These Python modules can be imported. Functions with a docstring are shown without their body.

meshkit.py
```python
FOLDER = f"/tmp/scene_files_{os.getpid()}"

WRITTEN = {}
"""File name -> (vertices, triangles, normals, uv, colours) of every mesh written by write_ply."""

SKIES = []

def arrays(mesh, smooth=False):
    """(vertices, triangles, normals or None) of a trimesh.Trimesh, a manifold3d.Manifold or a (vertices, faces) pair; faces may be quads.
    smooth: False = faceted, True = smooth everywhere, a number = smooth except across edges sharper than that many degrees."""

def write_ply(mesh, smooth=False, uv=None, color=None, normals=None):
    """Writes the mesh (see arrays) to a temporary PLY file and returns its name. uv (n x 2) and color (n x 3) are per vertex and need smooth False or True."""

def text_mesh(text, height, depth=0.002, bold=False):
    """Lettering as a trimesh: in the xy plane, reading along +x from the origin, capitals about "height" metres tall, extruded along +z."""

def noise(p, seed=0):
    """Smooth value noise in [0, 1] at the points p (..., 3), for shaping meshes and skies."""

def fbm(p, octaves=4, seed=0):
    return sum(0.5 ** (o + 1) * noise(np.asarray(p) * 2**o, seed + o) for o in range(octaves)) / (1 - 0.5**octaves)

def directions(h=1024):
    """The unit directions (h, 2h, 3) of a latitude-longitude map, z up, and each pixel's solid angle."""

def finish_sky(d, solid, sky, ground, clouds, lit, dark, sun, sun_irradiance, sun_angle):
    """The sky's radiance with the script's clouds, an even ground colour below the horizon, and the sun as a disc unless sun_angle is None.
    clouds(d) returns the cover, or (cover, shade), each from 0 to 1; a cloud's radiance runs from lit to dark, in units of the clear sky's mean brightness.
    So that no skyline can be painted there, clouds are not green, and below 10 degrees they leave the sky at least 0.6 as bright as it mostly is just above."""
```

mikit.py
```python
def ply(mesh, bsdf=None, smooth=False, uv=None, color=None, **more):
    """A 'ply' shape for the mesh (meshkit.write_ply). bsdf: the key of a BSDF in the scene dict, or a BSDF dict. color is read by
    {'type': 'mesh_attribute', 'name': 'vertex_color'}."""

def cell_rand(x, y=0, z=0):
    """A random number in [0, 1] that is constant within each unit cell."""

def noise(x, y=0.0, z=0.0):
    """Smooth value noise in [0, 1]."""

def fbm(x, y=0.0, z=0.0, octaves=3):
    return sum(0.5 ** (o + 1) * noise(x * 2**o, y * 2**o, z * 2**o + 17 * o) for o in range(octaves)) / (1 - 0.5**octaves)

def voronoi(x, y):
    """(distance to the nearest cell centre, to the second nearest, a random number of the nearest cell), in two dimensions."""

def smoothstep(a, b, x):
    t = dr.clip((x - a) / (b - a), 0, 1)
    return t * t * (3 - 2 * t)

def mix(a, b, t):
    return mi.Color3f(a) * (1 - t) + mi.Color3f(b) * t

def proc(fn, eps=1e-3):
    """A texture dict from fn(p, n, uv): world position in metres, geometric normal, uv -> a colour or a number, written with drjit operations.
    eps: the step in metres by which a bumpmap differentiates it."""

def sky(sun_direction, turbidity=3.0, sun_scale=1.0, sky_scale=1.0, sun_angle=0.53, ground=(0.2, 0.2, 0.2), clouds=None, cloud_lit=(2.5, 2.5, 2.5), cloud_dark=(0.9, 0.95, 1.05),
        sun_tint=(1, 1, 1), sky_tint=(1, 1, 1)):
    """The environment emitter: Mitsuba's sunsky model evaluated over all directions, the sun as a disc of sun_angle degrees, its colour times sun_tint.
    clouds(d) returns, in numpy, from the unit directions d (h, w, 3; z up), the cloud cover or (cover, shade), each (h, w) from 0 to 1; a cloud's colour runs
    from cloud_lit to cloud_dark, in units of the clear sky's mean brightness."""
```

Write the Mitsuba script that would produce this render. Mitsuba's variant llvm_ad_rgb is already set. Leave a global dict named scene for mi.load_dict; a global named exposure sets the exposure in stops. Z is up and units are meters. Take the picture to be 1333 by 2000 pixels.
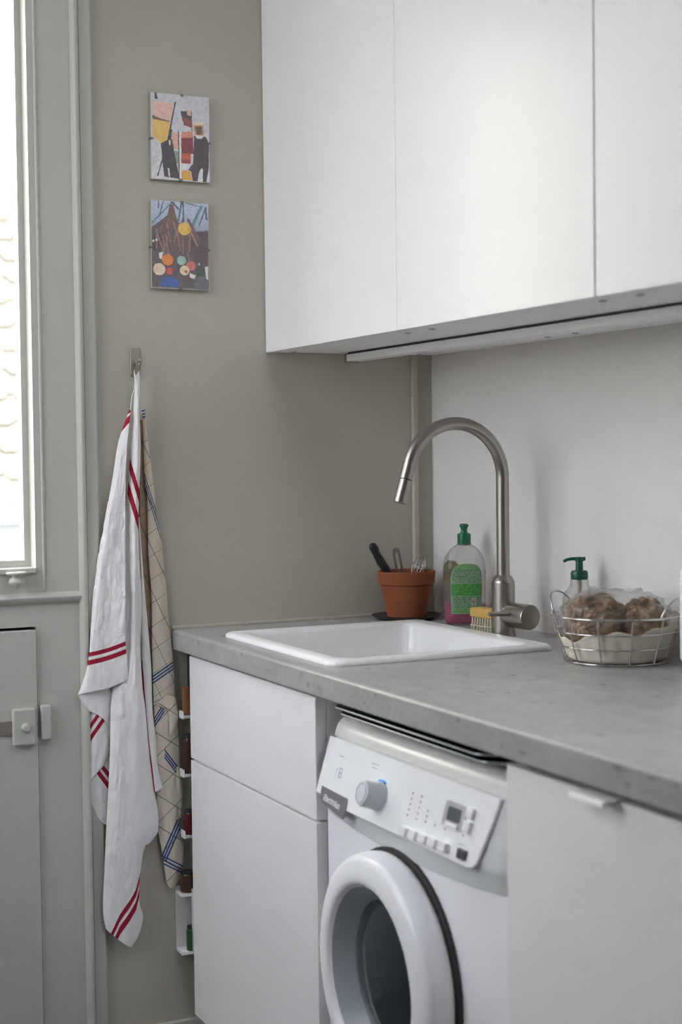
import math, numpy as np, trimesh, mitsuba as mi, drjit as dr, mikit, meshkit
import manifold3d as m3
import shapely.geometry as sg
from shapely.ops import unary_union
from mikit import noise, fbm, smoothstep, mix, cell_rand, voronoi

# ------------------------------------------------------------------ camera, sky, exposure
scene, labels = {}, {}
exposure = 5.32
CAM = np.array([-1.6641, -2.997, 1.265]); YAW, PITCH, ROLL, FPX = 0.4469, -0.037, -0.0121, 2987.07
FWD = np.array([math.sin(YAW) * math.cos(PITCH), math.cos(YAW) * math.cos(PITCH), math.sin(PITCH)])
_r = np.cross(FWD, [0, 0, 1]); _r /= np.linalg.norm(_r); _u = np.cross(_r, FWD)
RIGHT = _r * math.cos(ROLL) + _u * math.sin(ROLL); UP = -_r * math.sin(ROLL) + _u * math.cos(ROLL)
T = mi.ScalarTransform4f
scene['camera'] = {'type': 'thinlens', 'fov': 2 * math.degrees(math.atan(666.5 / FPX)), 'fov_axis': 'x', 'near_clip': 0.05, 'far_clip': 200.0,
                   'aperture_radius': 0.0065, 'focus_distance': 3.05,
                   'to_world': T().look_at(origin=CAM.tolist(), target=(CAM + FWD).tolist(), up=UP.tolist())}


def overcast(d):
    n = meshkit.fbm(d * np.array([2.2, 2.2, 4.0]) + 3.1, 4, 5)
    return 0.55 + 0.35 * n, 0.55 * np.clip((n - 0.35) * 1.6, 0, 1)


scene['sky'] = mikit.sky((-0.32, 0.82, 0.47), turbidity=4.0, sun_scale=0.0, sky_scale=1.0, sky_tint=(1.06, 1.0, 0.93), ground=(0.25, 0.25, 0.23), clouds=overcast,
                         cloud_lit=(1.92, 1.9, 1.90), cloud_dark=(1.16, 1.18, 1.22))
SKY_GAIN = 1.0

# ------------------------------------------------------------------ helpers
def key_of(name):
    if name not in scene and name not in labels:
        return name
    k = 1
    while f'{name}_{k:03d}' in scene or f'{name}_{k:03d}' in labels:
        k += 1
    return f'{name}_{k:03d}'


def thing(name, label, cat, group=None):
    key = key_of(name)
    labels[key] = {'label': label, 'category': cat}
    if group:
        labels[key]['group'] = group
    return key


def part(root, name, mesh, bsdf, smooth=35, label=None, kind=None, **kw):
    key = key_of(f'{root}__{name}')
    scene[key] = mikit.ply(mesh, bsdf, smooth, **kw) if not isinstance(mesh, dict) else mesh
    if label or kind:
        labels[key] = {}
        if label: labels[key]['label'] = label
        if kind: labels[key]['kind'] = kind
    return key


def single(name, mesh, bsdf, label, cat, group=None, smooth=35, **kw):
    key = thing(name, label, cat, group)
    scene[key] = mikit.ply(mesh, bsdf, smooth, **kw)
    return key


def struct(name, mesh, bsdf, label=None, smooth=35, **kw):
    scene[name] = mikit.ply(mesh, bsdf, smooth, **kw)
    labels[name] = {'kind': 'structure'}
    if label: labels[name]['label'] = label
    return name


def struct_root(name, label):
    labels[name] = {'kind': 'structure', 'label': label}
    return name


cat = trimesh.util.concatenate


def box(x0, x1, y0, y1, z0, z1):
    b = trimesh.creation.box((abs(x1 - x0), abs(y1 - y0), abs(z1 - z0)))
    b.apply_translation(((x0 + x1) / 2, (y0 + y1) / 2, (z0 + z1) / 2))
    return b


def rbox(x0, x1, y0, y1, z0, z1, r=0.002, sub=1):
    s = trimesh.creation.icosphere(subdivisions=sub, radius=r)
    pts = []
    for x in (x0 + r, x1 - r):
        for y in (y0 + r, y1 - r):
            for z in (z0 + r, z1 - r):
                pts.append(s.vertices + [x, y, z])
    return trimesh.convex.convex_hull(np.vstack(pts))


def mfold(mesh):
    return m3.Manifold(m3.Mesh(np.asarray(mesh.vertices, np.float32), np.asarray(mesh.faces, np.uint32)))


def tmesh(m):
    k = m.to_mesh()
    return trimesh.Trimesh(k.vert_properties[:, :3], k.tri_verts, process=False)


def cut(a, *bs):
    m = mfold(a)
    for b in bs:
        m = m - mfold(b)
    return tmesh(m)


def frame_from(a, b):
    z = np.asarray(b, float) - np.asarray(a, float); z /= np.linalg.norm(z)
    x = np.cross([0, 0, 1], z) if abs(z[2]) < 0.95 else np.cross([1, 0, 0], z)
    x /= np.linalg.norm(x)
    return x, np.cross(z, x), z


def lathe(profile, origin=(0, 0, 0), axis=(0, 0, 1), seg=64):
    """profile: (radius, height) from the axis round and back to the axis."""
    p = np.asarray(profile, float)
    a = np.linspace(0, 2 * np.pi, seg, endpoint=False)
    x, y, z = frame_from((0, 0, 0), axis)
    ring = np.outer(np.cos(a), x) + np.outer(np.sin(a), y)
    v = (p[:, None, 0, None] * ring[None] + p[:, None, 1, None] * z).reshape(-1, 3) + np.asarray(origin)
    f = []
    for i in range(len(p) - 1):
        for j in range(seg):
            k = (j + 1) % seg
            q = (i * seg + j, i * seg + k, (i + 1) * seg + k, (i + 1) * seg + j)
            f += [(q[0], q[1], q[2]), (q[0], q[2], q[3])]
    m = trimesh.Trimesh(v, f, process=True)
    m.update_faces(m.nondegenerate_faces()); m.remove_unreferenced_vertices()
    return m


def tube(path, r, seg=12, cap=True, closed=False):
    p = np.asarray(path, float); n = len(p)
    r = np.broadcast_to(r, n)
    if closed:
        t = np.roll(p, -1, 0) - np.roll(p, 1, 0)
    else:
        t = np.gradient(p, axis=0)
    t /= np.linalg.norm(t, axis=1, keepdims=True)
    nrm = np.cross(t[0], [0, 0, 1.0]) if abs(t[0][2]) < 0.9 else np.cross(t[0], [1.0, 0, 0])
    rings = []
    a = np.linspace(0, 2 * np.pi, seg, endpoint=False)
    for i in range(n):
        nrm = nrm - t[i] * (nrm @ t[i]); nrm /= np.linalg.norm(nrm)
        b = np.cross(t[i], nrm)
        rings.append(p[i] + r[i] * (np.outer(np.cos(a), nrm) + np.outer(np.sin(a), b)))
    v = np.vstack(rings); f = []
    m = n if closed else n - 1
    for i in range(m):
        k = (i + 1) % n
        for j in range(seg):
            l = (j + 1) % seg
            f += [(i * seg + j, i * seg + l, k * seg + l), (i * seg + j, k * seg + l, k * seg + j)]
    if cap and not closed:
        v = np.vstack([v, p[0], p[-1]])
        for j in range(seg):
            l = (j + 1) % seg
            f += [(n * seg, l, j), (n * seg + 1, (n - 1) * seg + j, (n - 1) * seg + l)]
    mm = trimesh.Trimesh(v, f, process=False); mm.fix_normals()
    return mm


def spline(pts, n=40):
    p = np.asarray(pts, float)
    from scipy.interpolate import CubicSpline
    d = np.r_[0, np.cumsum(np.linalg.norm(np.diff(p, axis=0), axis=1))]
    return CubicSpline(d, p)(np.linspace(0, d[-1], n))


def extrude(poly, h, X, Y, O):
    """polygon (in metres) extruded by h; plane axes X, Y, origin O, extrusion along X x Y."""
    X, Y, O = (np.asarray(v, float) for v in (X, Y, O))
    if not isinstance(poly, (sg.Polygon, sg.MultiPolygon)):
        poly = sg.Polygon(poly)
    ms = [trimesh.creation.extrude_polygon(g, h, engine='earcut') for g in getattr(poly, 'geoms', [poly])]
    m = cat(ms); M = np.eye(4); M[:3, 0], M[:3, 1], M[:3, 2], M[:3, 3] = X, Y, np.cross(X, Y), O
    m.apply_transform(M)
    return m


def rrect(w, h, r, cx=0.0, cy=0.0):
    return sg.box(cx - w / 2 + r, cy - h / 2 + r, cx + w / 2 - r, cy + h / 2 - r).buffer(r, quad_segs=8)


def prof_y(poly, y0, y1):
    """(x, z) profile extruded along y."""
    m = extrude(poly, abs(y1 - y0), (1, 0, 0), (0, 0, 1), (0, max(y0, y1), 0))
    return m


def prof_z(poly, z0, z1):
    return extrude(poly, z1 - z0, (1, 0, 0), (0, 1, 0), (0, 0, z0))


def loft(sections, n=64, flip=False):
    """sections: list of closed rings (n,3); capped."""
    R = [np.asarray(s, float) for s in sections]; n = len(R[0]); v = np.vstack(R); f = []
    for i in range(len(R) - 1):
        for j in range(n):
            k = (j + 1) % n
            f += [(i * n + j, i * n + k, (i + 1) * n + k), (i * n + j, (i + 1) * n + k, (i + 1) * n + j)]
    v = np.vstack([v, R[0].mean(0), R[-1].mean(0)]); a, b = len(v) - 2, len(v) - 1; o = (len(R) - 1) * n
    for j in range(n):
        k = (j + 1) % n
        f += [(a, k, j), (b, o + j, o + k)]
    m = trimesh.Trimesh(v, f, process=False); m.fix_normals()
    return m


def grid_mesh(P):
    """P (a, b, 3) -> open sheet."""
    a, b = P.shape[:2]; i, j = np.meshgrid(np.arange(a - 1), np.arange(b - 1), indexing='ij')
    q = (i * b + j).ravel()
    f = np.vstack([np.c_[q, q + 1, q + b + 1], np.c_[q, q + b + 1, q + b]])
    return trimesh.Trimesh(P.reshape(-1, 3), f, process=False)


def thick_sheet(P, N, t):
    """closed slab from the sheet P with normals N, thickness t behind it."""
    a, b = P.shape[:2]
    Q = P - N * t
    i, j = np.meshgrid(np.arange(a - 1), np.arange(b - 1), indexing='ij'); q = (i * b + j).ravel(); o = a * b
    f = [np.c_[q, q + 1, q + b + 1], np.c_[q, q + b + 1, q + b], np.c_[q + o, q + b + 1 + o, q + 1 + o], np.c_[q + o, q + b + o, q + b + 1 + o]]
    edge = np.r_[np.arange(b), np.arange(2 * b - 1, a * b, b), np.arange(a * b - 2, (a - 1) * b - 1, -1), np.arange((a - 2) * b, 0, -b)]
    e2 = np.roll(edge, -1)
    f += [np.c_[edge, edge + o, e2], np.c_[e2, edge + o, e2 + o]]
    return trimesh.Trimesh(np.vstack([P.reshape(-1, 3), Q.reshape(-1, 3)]), np.vstack(f), process=False)


def at(px, py, y):
    """the point of the upright plane at this y which the photograph shows at the pixel."""
    px, py, y = np.broadcast_arrays(np.asarray(px, float), np.asarray(py, float), np.asarray(y, float))
    d = FWD + RIGHT * ((px - 666.5) / FPX)[..., None] - UP * ((py - 1000) / FPX)[..., None]
    t = (y - CAM[1]) / d[..., 1]
    return CAM + d * t[..., None]


# ------------------------------------------------------------------ materials
def bsdf(name, color, rough=0.5, metallic=0.0, spec=0.5, bump=None, bump_scale=1.0, **kw):
    c = mikit.proc(color) if callable(color) else {'type': 'rgb', 'value': list(color)}
    b = {'type': 'principled', 'base_color': c, 'roughness': rough, 'metallic': metallic, 'specular': spec, **kw}
    if bump is not None:
        b = {'type': 'bumpmap', 'arbitrary': mikit.proc(bump, eps=0.0008), 'scale': bump_scale, 'bsdf': b}
    scene[name] = {'type': 'twosided', 'bsdf': b}
    return name


def lin(r, g, b):
    c = np.array([r, g, b]) / 255.0
    return tuple(float(x) for x in np.where(c < 0.04045, c / 12.92, ((c + 0.055) / 1.055) ** 2.4))


def wall_col(p, n, uv):
    m = fbm(p.x * 3 + 7, p.y * 3, p.z * 3, 3)
    return mix((0.445, 0.42, 0.355), (0.485, 0.462, 0.395), m)


def wood_col(p, n, uv):
    m = fbm(p.x * 6, p.y * 6, p.z * 2.5, 3)
    return mix((0.47, 0.475, 0.425), (0.51, 0.515, 0.465), m)


def counter_col(p, n, uv):
    a = fbm(p.x * 7 + 3, p.y * 4.5, p.z * 6, 4)
    b = fbm(p.x * 38, p.y * 26, p.z * 38, 3)
    c = fbm(p.x * 150, p.y * 150, p.z * 150, 2)
    t = dr.clip(0.55 * a + 0.35 * b + 0.25 * c - 0.08, 0, 1)
    col = mix((0.20, 0.195, 0.19), (0.45, 0.44, 0.428), t)
    pit = smoothstep(0.73, 0.80, fbm(p.x * 60 + 9, p.y * 44, p.z * 60, 2))
    return mix(col, (0.17, 0.165, 0.16), pit * 0.6)


def cab_bump(p, n, uv):
    return noise(p.x * 500, p.y * 500, p.z * 5) * 0.4 + noise(p.x * 40, p.y * 40, p.z * 0.8)


def terra_col(p, n, uv):
    m = fbm(p.x * 30, p.y * 30, p.z * 40, 4)
    return mix((0.215, 0.062, 0.030), (0.295, 0.096, 0.046), m)


M_WALL = bsdf('m_wall', wall_col, 0.62, spec=0.35)
M_WOOD = bsdf('m_woodwork', wood_col, 0.38, spec=0.5, bump=lambda p, n, uv: fbm(p.x * 40, p.y * 40, p.z * 12, 3), bump_scale=0.0012)
M_SPLASH = bsdf('m_splash', lambda p, n, uv: mix((0.69, 0.67, 0.65), (0.73, 0.71, 0.69), fbm(p.x * 4, p.y * 4, p.z * 4, 3)), 0.4, spec=0.4)
M_CEIL = bsdf('m_ceiling', (0.55, 0.55, 0.55), 0.8, spec=0.2)
M_FLOOR = bsdf('m_floor', (0.11, 0.105, 0.11), 0.5, spec=0.4)
M_ROOM = bsdf('m_room', (0.30, 0.295, 0.275), 0.7, spec=0.3)
M_CAB = bsdf('m_cabinet', (0.80, 0.79, 0.79), 0.33, spec=0.5, bump=cab_bump, bump_scale=0.0003)
M_CABIN = bsdf('m_carcass', (0.82, 0.815, 0.81), 0.45)
M_ALU = bsdf('m_aluminium', (0.83, 0.83, 0.83), 0.3, metallic=0.6)
M_COUNTER = bsdf('m_counter', counter_col, 0.33, spec=0.5)
M_CERAMIC = bsdf('m_ceramic', (0.78, 0.78, 0.78), 0.14, spec=0.5)
M_STEEL = bsdf('m_steel', (0.42, 0.39, 0.36), 0.3, metallic=1.0)
M_CHROME = bsdf('m_chrome', (0.62, 0.61, 0.60), 0.12, metallic=1.0)
M_DARKSTEEL = bsdf('m_darksteel', (0.20, 0.19, 0.18), 0.35, metallic=0.9)
M_TERRA = bsdf('m_terracotta', terra_col, 0.75, spec=0.25)
M_BLACK = bsdf('m_black', (0.012, 0.012, 0.014), 0.4)
M_DARK = bsdf('m_dark', (0.022, 0.022, 0.022), 0.6)
M_WHITEPL = bsdf('m_white_plastic', (0.83, 0.84, 0.87), 0.25, spec=0.5)
M_WHITEGREY = bsdf('m_grey_plastic', (0.52, 0.53, 0.55), 0.3, spec=0.5)
M_GREYPLATE = bsdf('m_plate', (0.22, 0.22, 0.235), 0.35, metallic=0.3)
M_GREEN = bsdf('m_green', (0.006, 0.135, 0.055), 0.32)
M_DARKGREEN = bsdf('m_darkgreen', (0.008, 0.085, 0.045), 0.32)
M_BRASSY = bsdf('m_hook', (0.40, 0.36, 0.31), 0.35, metallic=0.85)
M_GLASSDARK = bsdf('m_porthole', (0.018, 0.026, 0.032), 0.08, spec=0.6, clearcoat=0.6, clearcoat_gloss=0.95)
scene['m_pane'] = {'type': 'thindielectric', 'int_ior': 1.5}
scene['m_clear'] = {'type': 'thindielectric', 'int_ior': 1.45}
scene['m_clear'] = {'type': 'blendbsdf', 'weight': 0.13, 'a': {'type': 'thindielectric', 'int_ior': 1.55}, 'b': {'type': 'twosided', 'bsdf': {'type': 'principled', 'base_color': {'type': 'rgb', 'value': [0.42, 0.41, 0.39]}, 'roughness': 0.25}}}
scene['m_film'] = {'type': 'blendbsdf', 'weight': 0.05, 'a': {'type': 'thindielectric', 'int_ior': 1.7}, 'b': {'type': 'twosided', 'bsdf': {'type': 'principled', 'base_color': {'type': 'rgb', 'value': [0.75, 0.74, 0.73]}, 'roughness': 0.15, 'specular': 0.8}}}

# ------------------------------------------------------------------ the room shell
WX0, WX1, WZ0, WZ1 = -1.21, -0.903, 1.049, 2.28          # window opening
DX0, DX1, DZ0, DZ1 = -1.32, -0.9045, 0.10, 0.9325          # hatch opening below it
RX, RY, RZ = -2.15, -5.4, 2.85
wall = box(RX, 0.12, 0, 0.085, -0.1, RZ)
wall = cut(wall, box(WX0, WX1, -0.1, 0.3, WZ0, WZ1), box(DX0, DX1, -0.1, 0.05, DZ0, DZ1))
struct('wall_back', wall, M_WALL, 'sage greige painted wall behind the hanging towels', smooth=False)
struct('wall_right', box(0, 0.12, RY - 0.1, 0, -0.1, RZ), M_SPLASH, 'pale grey wall behind the tap and basket', smooth=False)
LWY0, LWY1, LWZ0, LWZ1 = -1.20, -0.03, 1.00, 2.82             # daylight window in the left wall, behind the photographer's shoulder
struct('wall_left', cut(box(RX - 0.1, RX, RY - 0.1, 0.16, -0.1, RZ), box(RX - 0.3, RX + 0.1, LWY0, LWY1, LWZ0, LWZ1)), M_ROOM, smooth=False)
struct('wall_rear', box(RX - 0.1, 0.12, RY - 0.1, RY, -0.1, RZ), M_ROOM, smooth=False)
W2 = struct_root('window_2', 'window in the left wall')
part(W2, 'frame', cut(box(RX - 0.07, RX - 0.03, LWY0, LWY1, LWZ0, LWZ1), *[box(RX - 0.2, RX + 0.2, LWY0 + 0.05 + k * (LWY1 - LWY0 - 0.05) / 2, LWY0 + k * (LWY1 - LWY0 - 0.05) / 2 + (LWY1 - LWY0 - 0.05) / 2, LWZ0 + 0.05, LWZ1 - 0.05) for k in range(2)]), M_CEIL, False)
part(W2, 'pane', box(RX - 0.0505, RX - 0.05, LWY0 + 0.04, LWY1 - 0.04, LWZ0 + 0.04, LWZ1 - 0.04), 'm_pane', False)
struct('floor', box(RX, 0, RY, 0, -0.1, 0), M_FLOOR, smooth=False)
KX0, KX1, KY0, KY1 = -1.10, -0.10, -3.0, -1.2             # roof light in the ceiling
struct('ceiling', cut(box(RX - 0.1, 0.12, RY - 0.1, 0.16, RZ, RZ + 0.1), box(KX0, KX1, KY0, KY1, RZ - 0.2, RZ + 0.3)), M_CEIL, smooth=False)
W4 = struct_root('window_3', 'roof light in the ceiling')
part(W4, 'frame', cut(box(KX0, KX1, KY0, KY1, RZ + 0.04, RZ + 0.10), box(KX0 + 0.05, KX1 - 0.05, KY0 + 0.05, KY1 - 0.05, RZ - 0.2, RZ + 0.3)), M_CEIL, False)
part(W4, 'pane', box(KX0 + 0.04, KX1 - 0.04, KY0 + 0.04, KY1 - 0.04, RZ + 0.06, RZ + 0.0605), 'm_pane', False)

# mouldings (x, y profile standing upright)
def bead(cx, cy, w, d, n=10):
    a = np.linspace(0, np.pi, n)
    return [(cx - w / 2 * math.cos(t), cy - d * math.sin(t)) for t in a]

arch = [(-0.8165, 0.0)] + bead(-0.8085, -0.010, 0.016, 0.014) + [(-0.7985, -0.013), (-0.777, -0.013), (-0.774, -0.010), (-0.7735, 0.0)]
arch = sg.Polygon(arch)
struct('trim_1', prof_z(arch, 0.0, RZ), M_WOOD, 'upright sage moulding between the wall and the window woodwork')
rail = [(-0.002, 0.978), (-0.012, 0.980), (-0.018, 0.986), (-0.019, 0.991), (-0.016, 0.997), (-0.008, 1.0), (-0.002, 1.0)]
rm = extrude(rail, 1.32, (0, 1, 0), (0, 0, 1), (-2.13, 0, 0))
struct('trim_2', rm, M_WOOD, 'horizontal sage rail moulding under the window')
struct('trim_3', rbox(-0.0535, -0.0395, -0.012, 0.0, 0.905, 1.50, 0.003), M_WALL, 'thin upright batten in the corner beside the tap')
struct('trim_4', rbox(-0.62, -0.001, -0.007, -0.0003, 0.9095, 0.917, 0.002), M_WALL, 'thin bead of sealant between the worktop and the wall')
struct('baseboard_back', rbox(-0.773, -0.56, -0.014, 0.0, 0.0, 0.092, 0.003), M_WOOD, smooth=35)

# window
W = struct_root('window_1', 'bright window with sage painted frame')
fr = cut(box(WX0 - 0.09, -0.8165, -0.008, 0.002, 1.0, WZ1 + 0.09), box(WX0, WX1, -0.1, 0.1, WZ0, WZ1))
part(W, 'casing', fr, M_WOOD, False)
part(W, 'stop_bead', tube([(-0.8875, -0.0085, 1.005), (-0.8875, -0.0085, WZ1 + 0.06)], 0.0032, 10), M_WOOD, True)
jt = 0.004
lining = cut(box(WX0 - 0.012, WX1 + 0.0008, -0.0085, 0.0845, WZ0 - 0.0008, WZ1 + 0.012), box(WX0, WX1 - 0.0008, -0.1, 0.3, WZ0 + 0.0008, WZ1))
part(W, 'jamb_lining', lining, M_WOOD, False)
sash = cut(box(WX0, WX1 - 0.0008, 0.032, 0.07, WZ0 + 0.0008, WZ1), box(WX0 + 0.05, WX1 - 0.0135, 0, 0.2, WZ0 + 0.014, WZ1 - 0.05))
part(W, 'sash', sash, M_WOOD, False)
part(W, 'pane', box(WX0 + 0.049, WX1 - 0.0125, 0.0485, 0.0486, WZ0 + 0.013, WZ1 - 0.049), 'm_pane', False)
part(W, 'sill_lip', rbox(WX0, WX1 - 0.001, -0.014, -0.0085, WZ0 - 0.010, WZ0 + 0.001, 0.002), M_WOOD)
kn = [(0, 0), (0.0035, 0.0005), (0.0045, 0.003), (0.010, 0.006), (0.0155, 0.0105), (0.0165, 0.015), (0.0145, 0.0195), (0.0105, 0.0225), (0.0085, 0.025), (0.0125, 0.027), (0.0205, 0.0285), (0.022, 0.031), (0.021, 0.033), (0, 0.033)]
part(W, 'window_knob', lathe([(r * 0.95, h) for r, h in kn], (-0.948, -0.0305, 1.0115), (0, 0, 1), 32), M_WOOD, 40)

# the painted hatch below the window
D = struct_root('door_1', 'low sage painted cupboard door below the window with a box latch')
part(D, 'recess', box(DX0 - 0.001, DX1 + 0.001, 0.050, 0.056, DZ0 - 0.001, DZ1 + 0.001), M_DARK, False)
part(D, 'frame', cut(box(RX + 0.001, -0.8165, -0.0045, -0.0002, 0.0, 0.979), box(DX0, DX1, -0.1, 0.10, DZ0, DZ1)), M_WOOD, False)
part(D, 'panel', rbox(DX0 + 0.004, DX1 - 0.0022, -0.0125, 0.02, DZ0 + 0.004, 0.9265, 0.0018), M_WOOD)
part(D, 'latch_case', rbox(-0.9595, -0.914, -0.0265, -0.0120, 0.701, 0.774, 0.004, 2), M_WOOD)
part(D, 'latch_button', lathe([(0, 0), (0.0095, 0), (0.0095, 0.004), (0.008, 0.0065), (0.0055, 0.0078), (0.0, 0.008)], (-0.9345, -0.026, 0.7365), (0, -1, 0), 24), M_WOOD, 40)
part(D, 'latch_bolt', rbox(-1.00, -0.955, -0.017, -0.012, 0.722, 0.751, 0.001), M_BRASSY, label='worn metal bolt')
part(D, 'keeper', rbox(-0.9015, -0.881, -0.021, -0.004, 0.7075, 0.7765, 0.004, 2), M_WOOD)

# ------------------------------------------------------------------ neighbour's house, seen through the window
HB = bsdf('m_tile', lambda p, n, uv: mix((0.33, 0.31, 0.26), (0.47, 0.44, 0.37), fbm(p.x * 3, p.y * 3, p.z * 3, 3)), 0.8, spec=0.2)
M_RENDER = bsdf('m_render', (0.72, 0.73, 0.76), 0.8, spec=0.2)
H = thing('neighbour_house', 'house with a pantiled roof seen through the window', 'house')
EY, EZ, PT = 8.0, 0.93, math.radians(45)
part(H, 'house_wall', box(-3.5, 4.2, EY + 0.25, EY + 6, -3.0, EZ + 0.02), M_RENDER, False, label='pale rendered wall')
part(H, 'gutter', tube([(-3.0, EY - 0.03, EZ - 0.06), (3.8, EY - 0.03, EZ - 0.06)], 0.07, 12), M_RENDER, True, label='pale gutter')
ck, sk = math.cos(PT), math.sin(PT)
deck = extrude([(0, -0.10), (3.55, -0.10), (3.55, -0.03), (0, -0.03)], 6.8, (0, ck, sk), (0, -sk, ck), (-3.0, EY, EZ))
RF = part(H, 'roof', deck, M_DARK, False, label='pitched roof of wavy clay tiles')
tw, tl = 0.215, 0.29
nu = 13
uu = np.linspace(0, 1, nu); wave = 0.028 * np.cos(2 * np.pi * (uu - 0.12)) + 0.012 * np.cos(4 * np.pi * (uu - 0.12))
P = np.zeros((nu, 3, 3)); N = np.zeros_like(P)
for k, s in enumerate((-0.03, 0.13, tl)):
    hgt = 0.034 - 0.034 * (s + 0.03) / (tl + 0.03)
    P[:, k] = np.c_[uu * tw * 1.02, s * ck - (wave + hgt) * sk, s * sk + (wave + hgt) * ck]
    N[:, k] = (0, -sk, ck)
tile = mikit.ply(thick_sheet(P, N, 0.016), HB, False)
rng = np.random.default_rng(4)
for r in range(12):
    for c in range(22):
        x0 = -1.45 + c * tw + rng.normal(0, 0.004); s0 = r * tl + rng.normal(0, 0.006)
        part(RF, 'roof_tile', {**tile, 'to_world': T().translate([x0, EY + s0 * ck, EZ + s0 * sk])}, HB)
part(H, 'ridge', tube([(-3.0, EY + 3.52 * ck, EZ + 3.52 * sk), (3.8, EY + 3.52 * ck, EZ + 3.52 * sk)], 0.10, 14), HB, True)
part(H, 'vent_pipe', lathe([(0, 0), (0.075, 0), (0.075, 0.30), (0.05, 0.30), (0.05, 0.38), (0.10, 0.40), (0.07, 0.47), (0, 0.50)], (1.22, EY + 3.0 * ck, EZ + 3.0 * sk - 0.02), (0, 0, 1), 24), M_RENDER, 40, label='pale vent pipe')

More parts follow.
